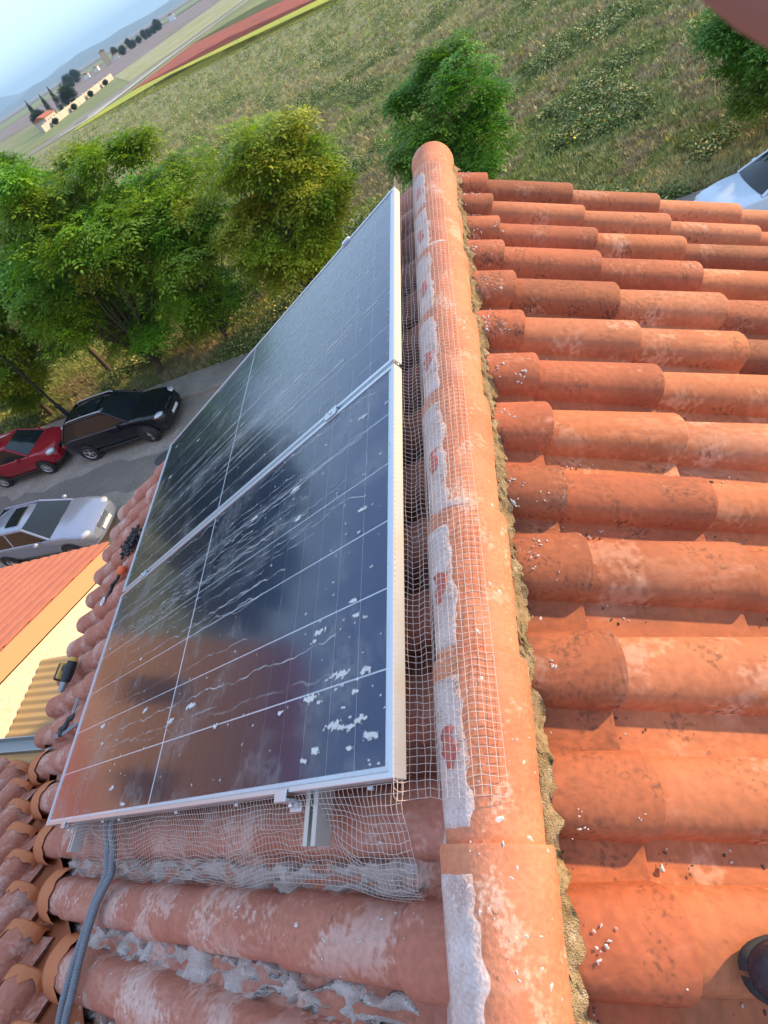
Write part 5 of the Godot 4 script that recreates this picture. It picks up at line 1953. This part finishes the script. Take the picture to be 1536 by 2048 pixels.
	for k in 10:
		var u := k / 9.0
		far_tree("grove_tree", Vector3(lerpf(-262, -252, u) + rr.randf_range(-4, 4), 0, lerpf(-552, -645, u) + rr.randf_range(-4, 4)), rr.randf_range(2.6, 4.2), rr.randf_range(4.5, 8), 90 + k, ["first", "second", "third", "fourth", "fifth", "sixth", "seventh", "eighth", "ninth", "last"][k] + " dark grove tree, counted from the tall farmhouse to the right", false, "grove beside the farmhouse")
	for k in 4:
		far_tree("bush", Vector3(-135.5 - 0.06 * (k * 18), 0, -214 - k * 18), 1.3, 1.7, 120 + k, ["first bush along the pale hamlet wall, nearest the cypresses", "second bush along the pale hamlet wall", "third bush along the pale hamlet wall", "last bush along the pale hamlet wall, farthest right"][k], false, "bushes along the hamlet wall")
	hills()

func long_wall(a: Vector3, b: Vector3) -> void:
	var d := (b - a).normalized()
	var mb := Mb.new()
	var len_ := a.distance_to(b)
	var o := thing("hamlet_wall", Transform3D(Basis(d, Vector3.UP, d.cross(Vector3.UP)), a), "long pale wall with pillars bordering the hamlet", "wall")
	mb.box(at(Vector3(len_ / 2, 1.0, 0)), Vector3(len_, 2.0, 0.4), 0.05)
	part("wall", mb.mesh(), mat("hamlet_plaster", lin(0.50, 0.46, 0.38), 0.9), o)
	for k in 12:
		var p := Mb.new()
		p.box(at(Vector3(3 + k * (len_ - 6) / 11.0, 1.15, 0)), Vector3(0.6, 2.3, 0.6), 0.05)
		part("pillar", p.mesh(), mats["hamlet_plaster"], o)

func far_house(p: Vector3, w: float, d: float, h: float, yaw: float, label: String, wall_color: Color) -> void:
	var o := thing("farmhouse", at(p, yaw), label, "house", "houses on the plain")
	var wall := Mb.new()
	wall.box(at(Vector3(0, h / 2, 0)), Vector3(w, h, d), 0.05)
	part("wall", wall.mesh(), mat("plaster_" + wall_color.to_html(), wall_color, 0.9), o)
	var roof := Mb.new()
	var rh := w * 0.2
	var a := [Vector3(-w / 2 - 0.4, h, -d / 2 - 0.4), Vector3(w / 2 + 0.4, h, -d / 2 - 0.4), Vector3(w / 2 + 0.4, h, d / 2 + 0.4), Vector3(-w / 2 - 0.4, h, d / 2 + 0.4), Vector3(0, h + rh, -d / 2 - 0.4), Vector3(0, h + rh, d / 2 + 0.4)]
	roof.quad(a[3], a[5], a[4], a[0])
	roof.quad(a[2], a[1], a[4], a[5])
	roof.tri_face(a[3], a[2], a[5])
	roof.tri_face(a[1], a[0], a[4])
	roof.quad(a[0], a[1], a[2], a[3])
	part("roof", roof.mesh(), mats["clay_deep"], o)
	for k in 3:
		for s in [-1.0, 1.0]:
			var win := Mb.new()
			win.box(at(Vector3(s * (w / 2 + 0.02), h * 0.55, d * (k - 1) * 0.3)), Vector3(0.1, h * 0.22, d * 0.09), 0.01)
			part("window", win.mesh(), mats["car_glass"], o)

func far_tree(called: String, p: Vector3, w: float, h: float, seed_: int, label: String, cone: bool, group := "trees of the hamlet") -> void:
	var o := thing(called, at(p), label, "tree" if called != "bush" else "bush", group)
	var r := RandomNumberGenerator.new()
	r.seed = seed_
	var tr := Mb.new()
	tr.tube(PackedVector3Array([Vector3(0, -0.2, 0), Vector3(0, h * 0.45, 0)]), [0.3, 0.15], 6)
	part("trunk", tr.mesh(), mats["bark"], o)
	var tfs := []
	var cols := []
	var n := 260
	for k in n:
		var q: Vector3
		if cone:
			var t := pow(r.randf(), 1.4)
			var a := r.randf() * TAU
			var rad := w * (1.0 - t) * pow(r.randf(), 0.35) * (0.5 + 0.5 * minf(1.0, t * 6.0 + 0.4))
			q = Vector3(rad * cos(a), h * (0.04 + 0.96 * t), rad * sin(a))
		else:
			var d := Vector3(r.randfn(), r.randfn(), r.randfn()).normalized() * pow(r.randf(), 0.4)
			q = Vector3(d.x * w, h * 0.56 + d.y * h * 0.44, d.z * w)
		var dir := (q - Vector3(0, h * 0.4, 0)).normalized() + Vector3(0, 0.8 if cone else 0.0, 0)
		dir = dir.normalized()
		var side := dir.cross(Vector3(0.1, 1, 0.2)).normalized()
		var s := w * (0.42 * (1.15 - q.y / h) if cone else r.randf_range(0.20, 0.34))
		tfs.append(Transform3D(Basis(dir, side.cross(dir), side).scaled_local(Vector3(s, s, s * 1.6)), q))
		var v := r.randf_range(0.7, 1.3)
		cols.append(Color(0.030 * v, 0.050 * v, 0.020 * v))
	var mi := MultiMeshInstance3D.new()
	mi.name = "crown"
	mi.multimesh = multi(spray, tfs, cols)
	mi.set_meta("kind", "stuff")
	mi.material_override = mats["leaf"]
	o.add_child(mi, true)

func hills() -> void:
	var nz := noise(801, 0.9, 4)
	var stone := mat("hill_scrub", lin(0.085, 0.095, 0.055), 0.95)
	for ring in 2:
		var mb := Mb.new()
		var rows := []
		var dist: float = [5200.0, 8200.0][ring]
		for j in 4:
			var row := PackedVector3Array()
			for q in 121:
				var a := deg_to_rad(lerpf(-175.0, -20.0, q / 120.0))
				var hgt: float = (40.0 + 75.0 * nz.get_noise_2d(a * 3.0, ring * 20.0) + 40.0 * nz.get_noise_2d(a * 11.0, ring * 20.0 + 5.0)) * [0.8, 2.6][ring]
				# one blunt peak left of the hamlet
				hgt += 85.0 * ring * exp(-pow((a - deg_to_rad(-124.5)) / 0.030, 2.0))
				var d: float = dist + [0.0, 500.0, 900.0, 1900.0][j]
				row.append(Vector3(d * cos(a), [-5.0, 0.55, 1.0, 0.0][j] * (maxf(8.0, hgt) if j > 0 else 1.0), d * sin(a)))
			rows.append(row)
		mb.grid(rows)
		top("hills", mb.mesh(), stone, Transform3D.IDENTITY, "low nearer hills along the horizon" if ring == 0 else "blue mountains along the horizon", "", "", "structure")
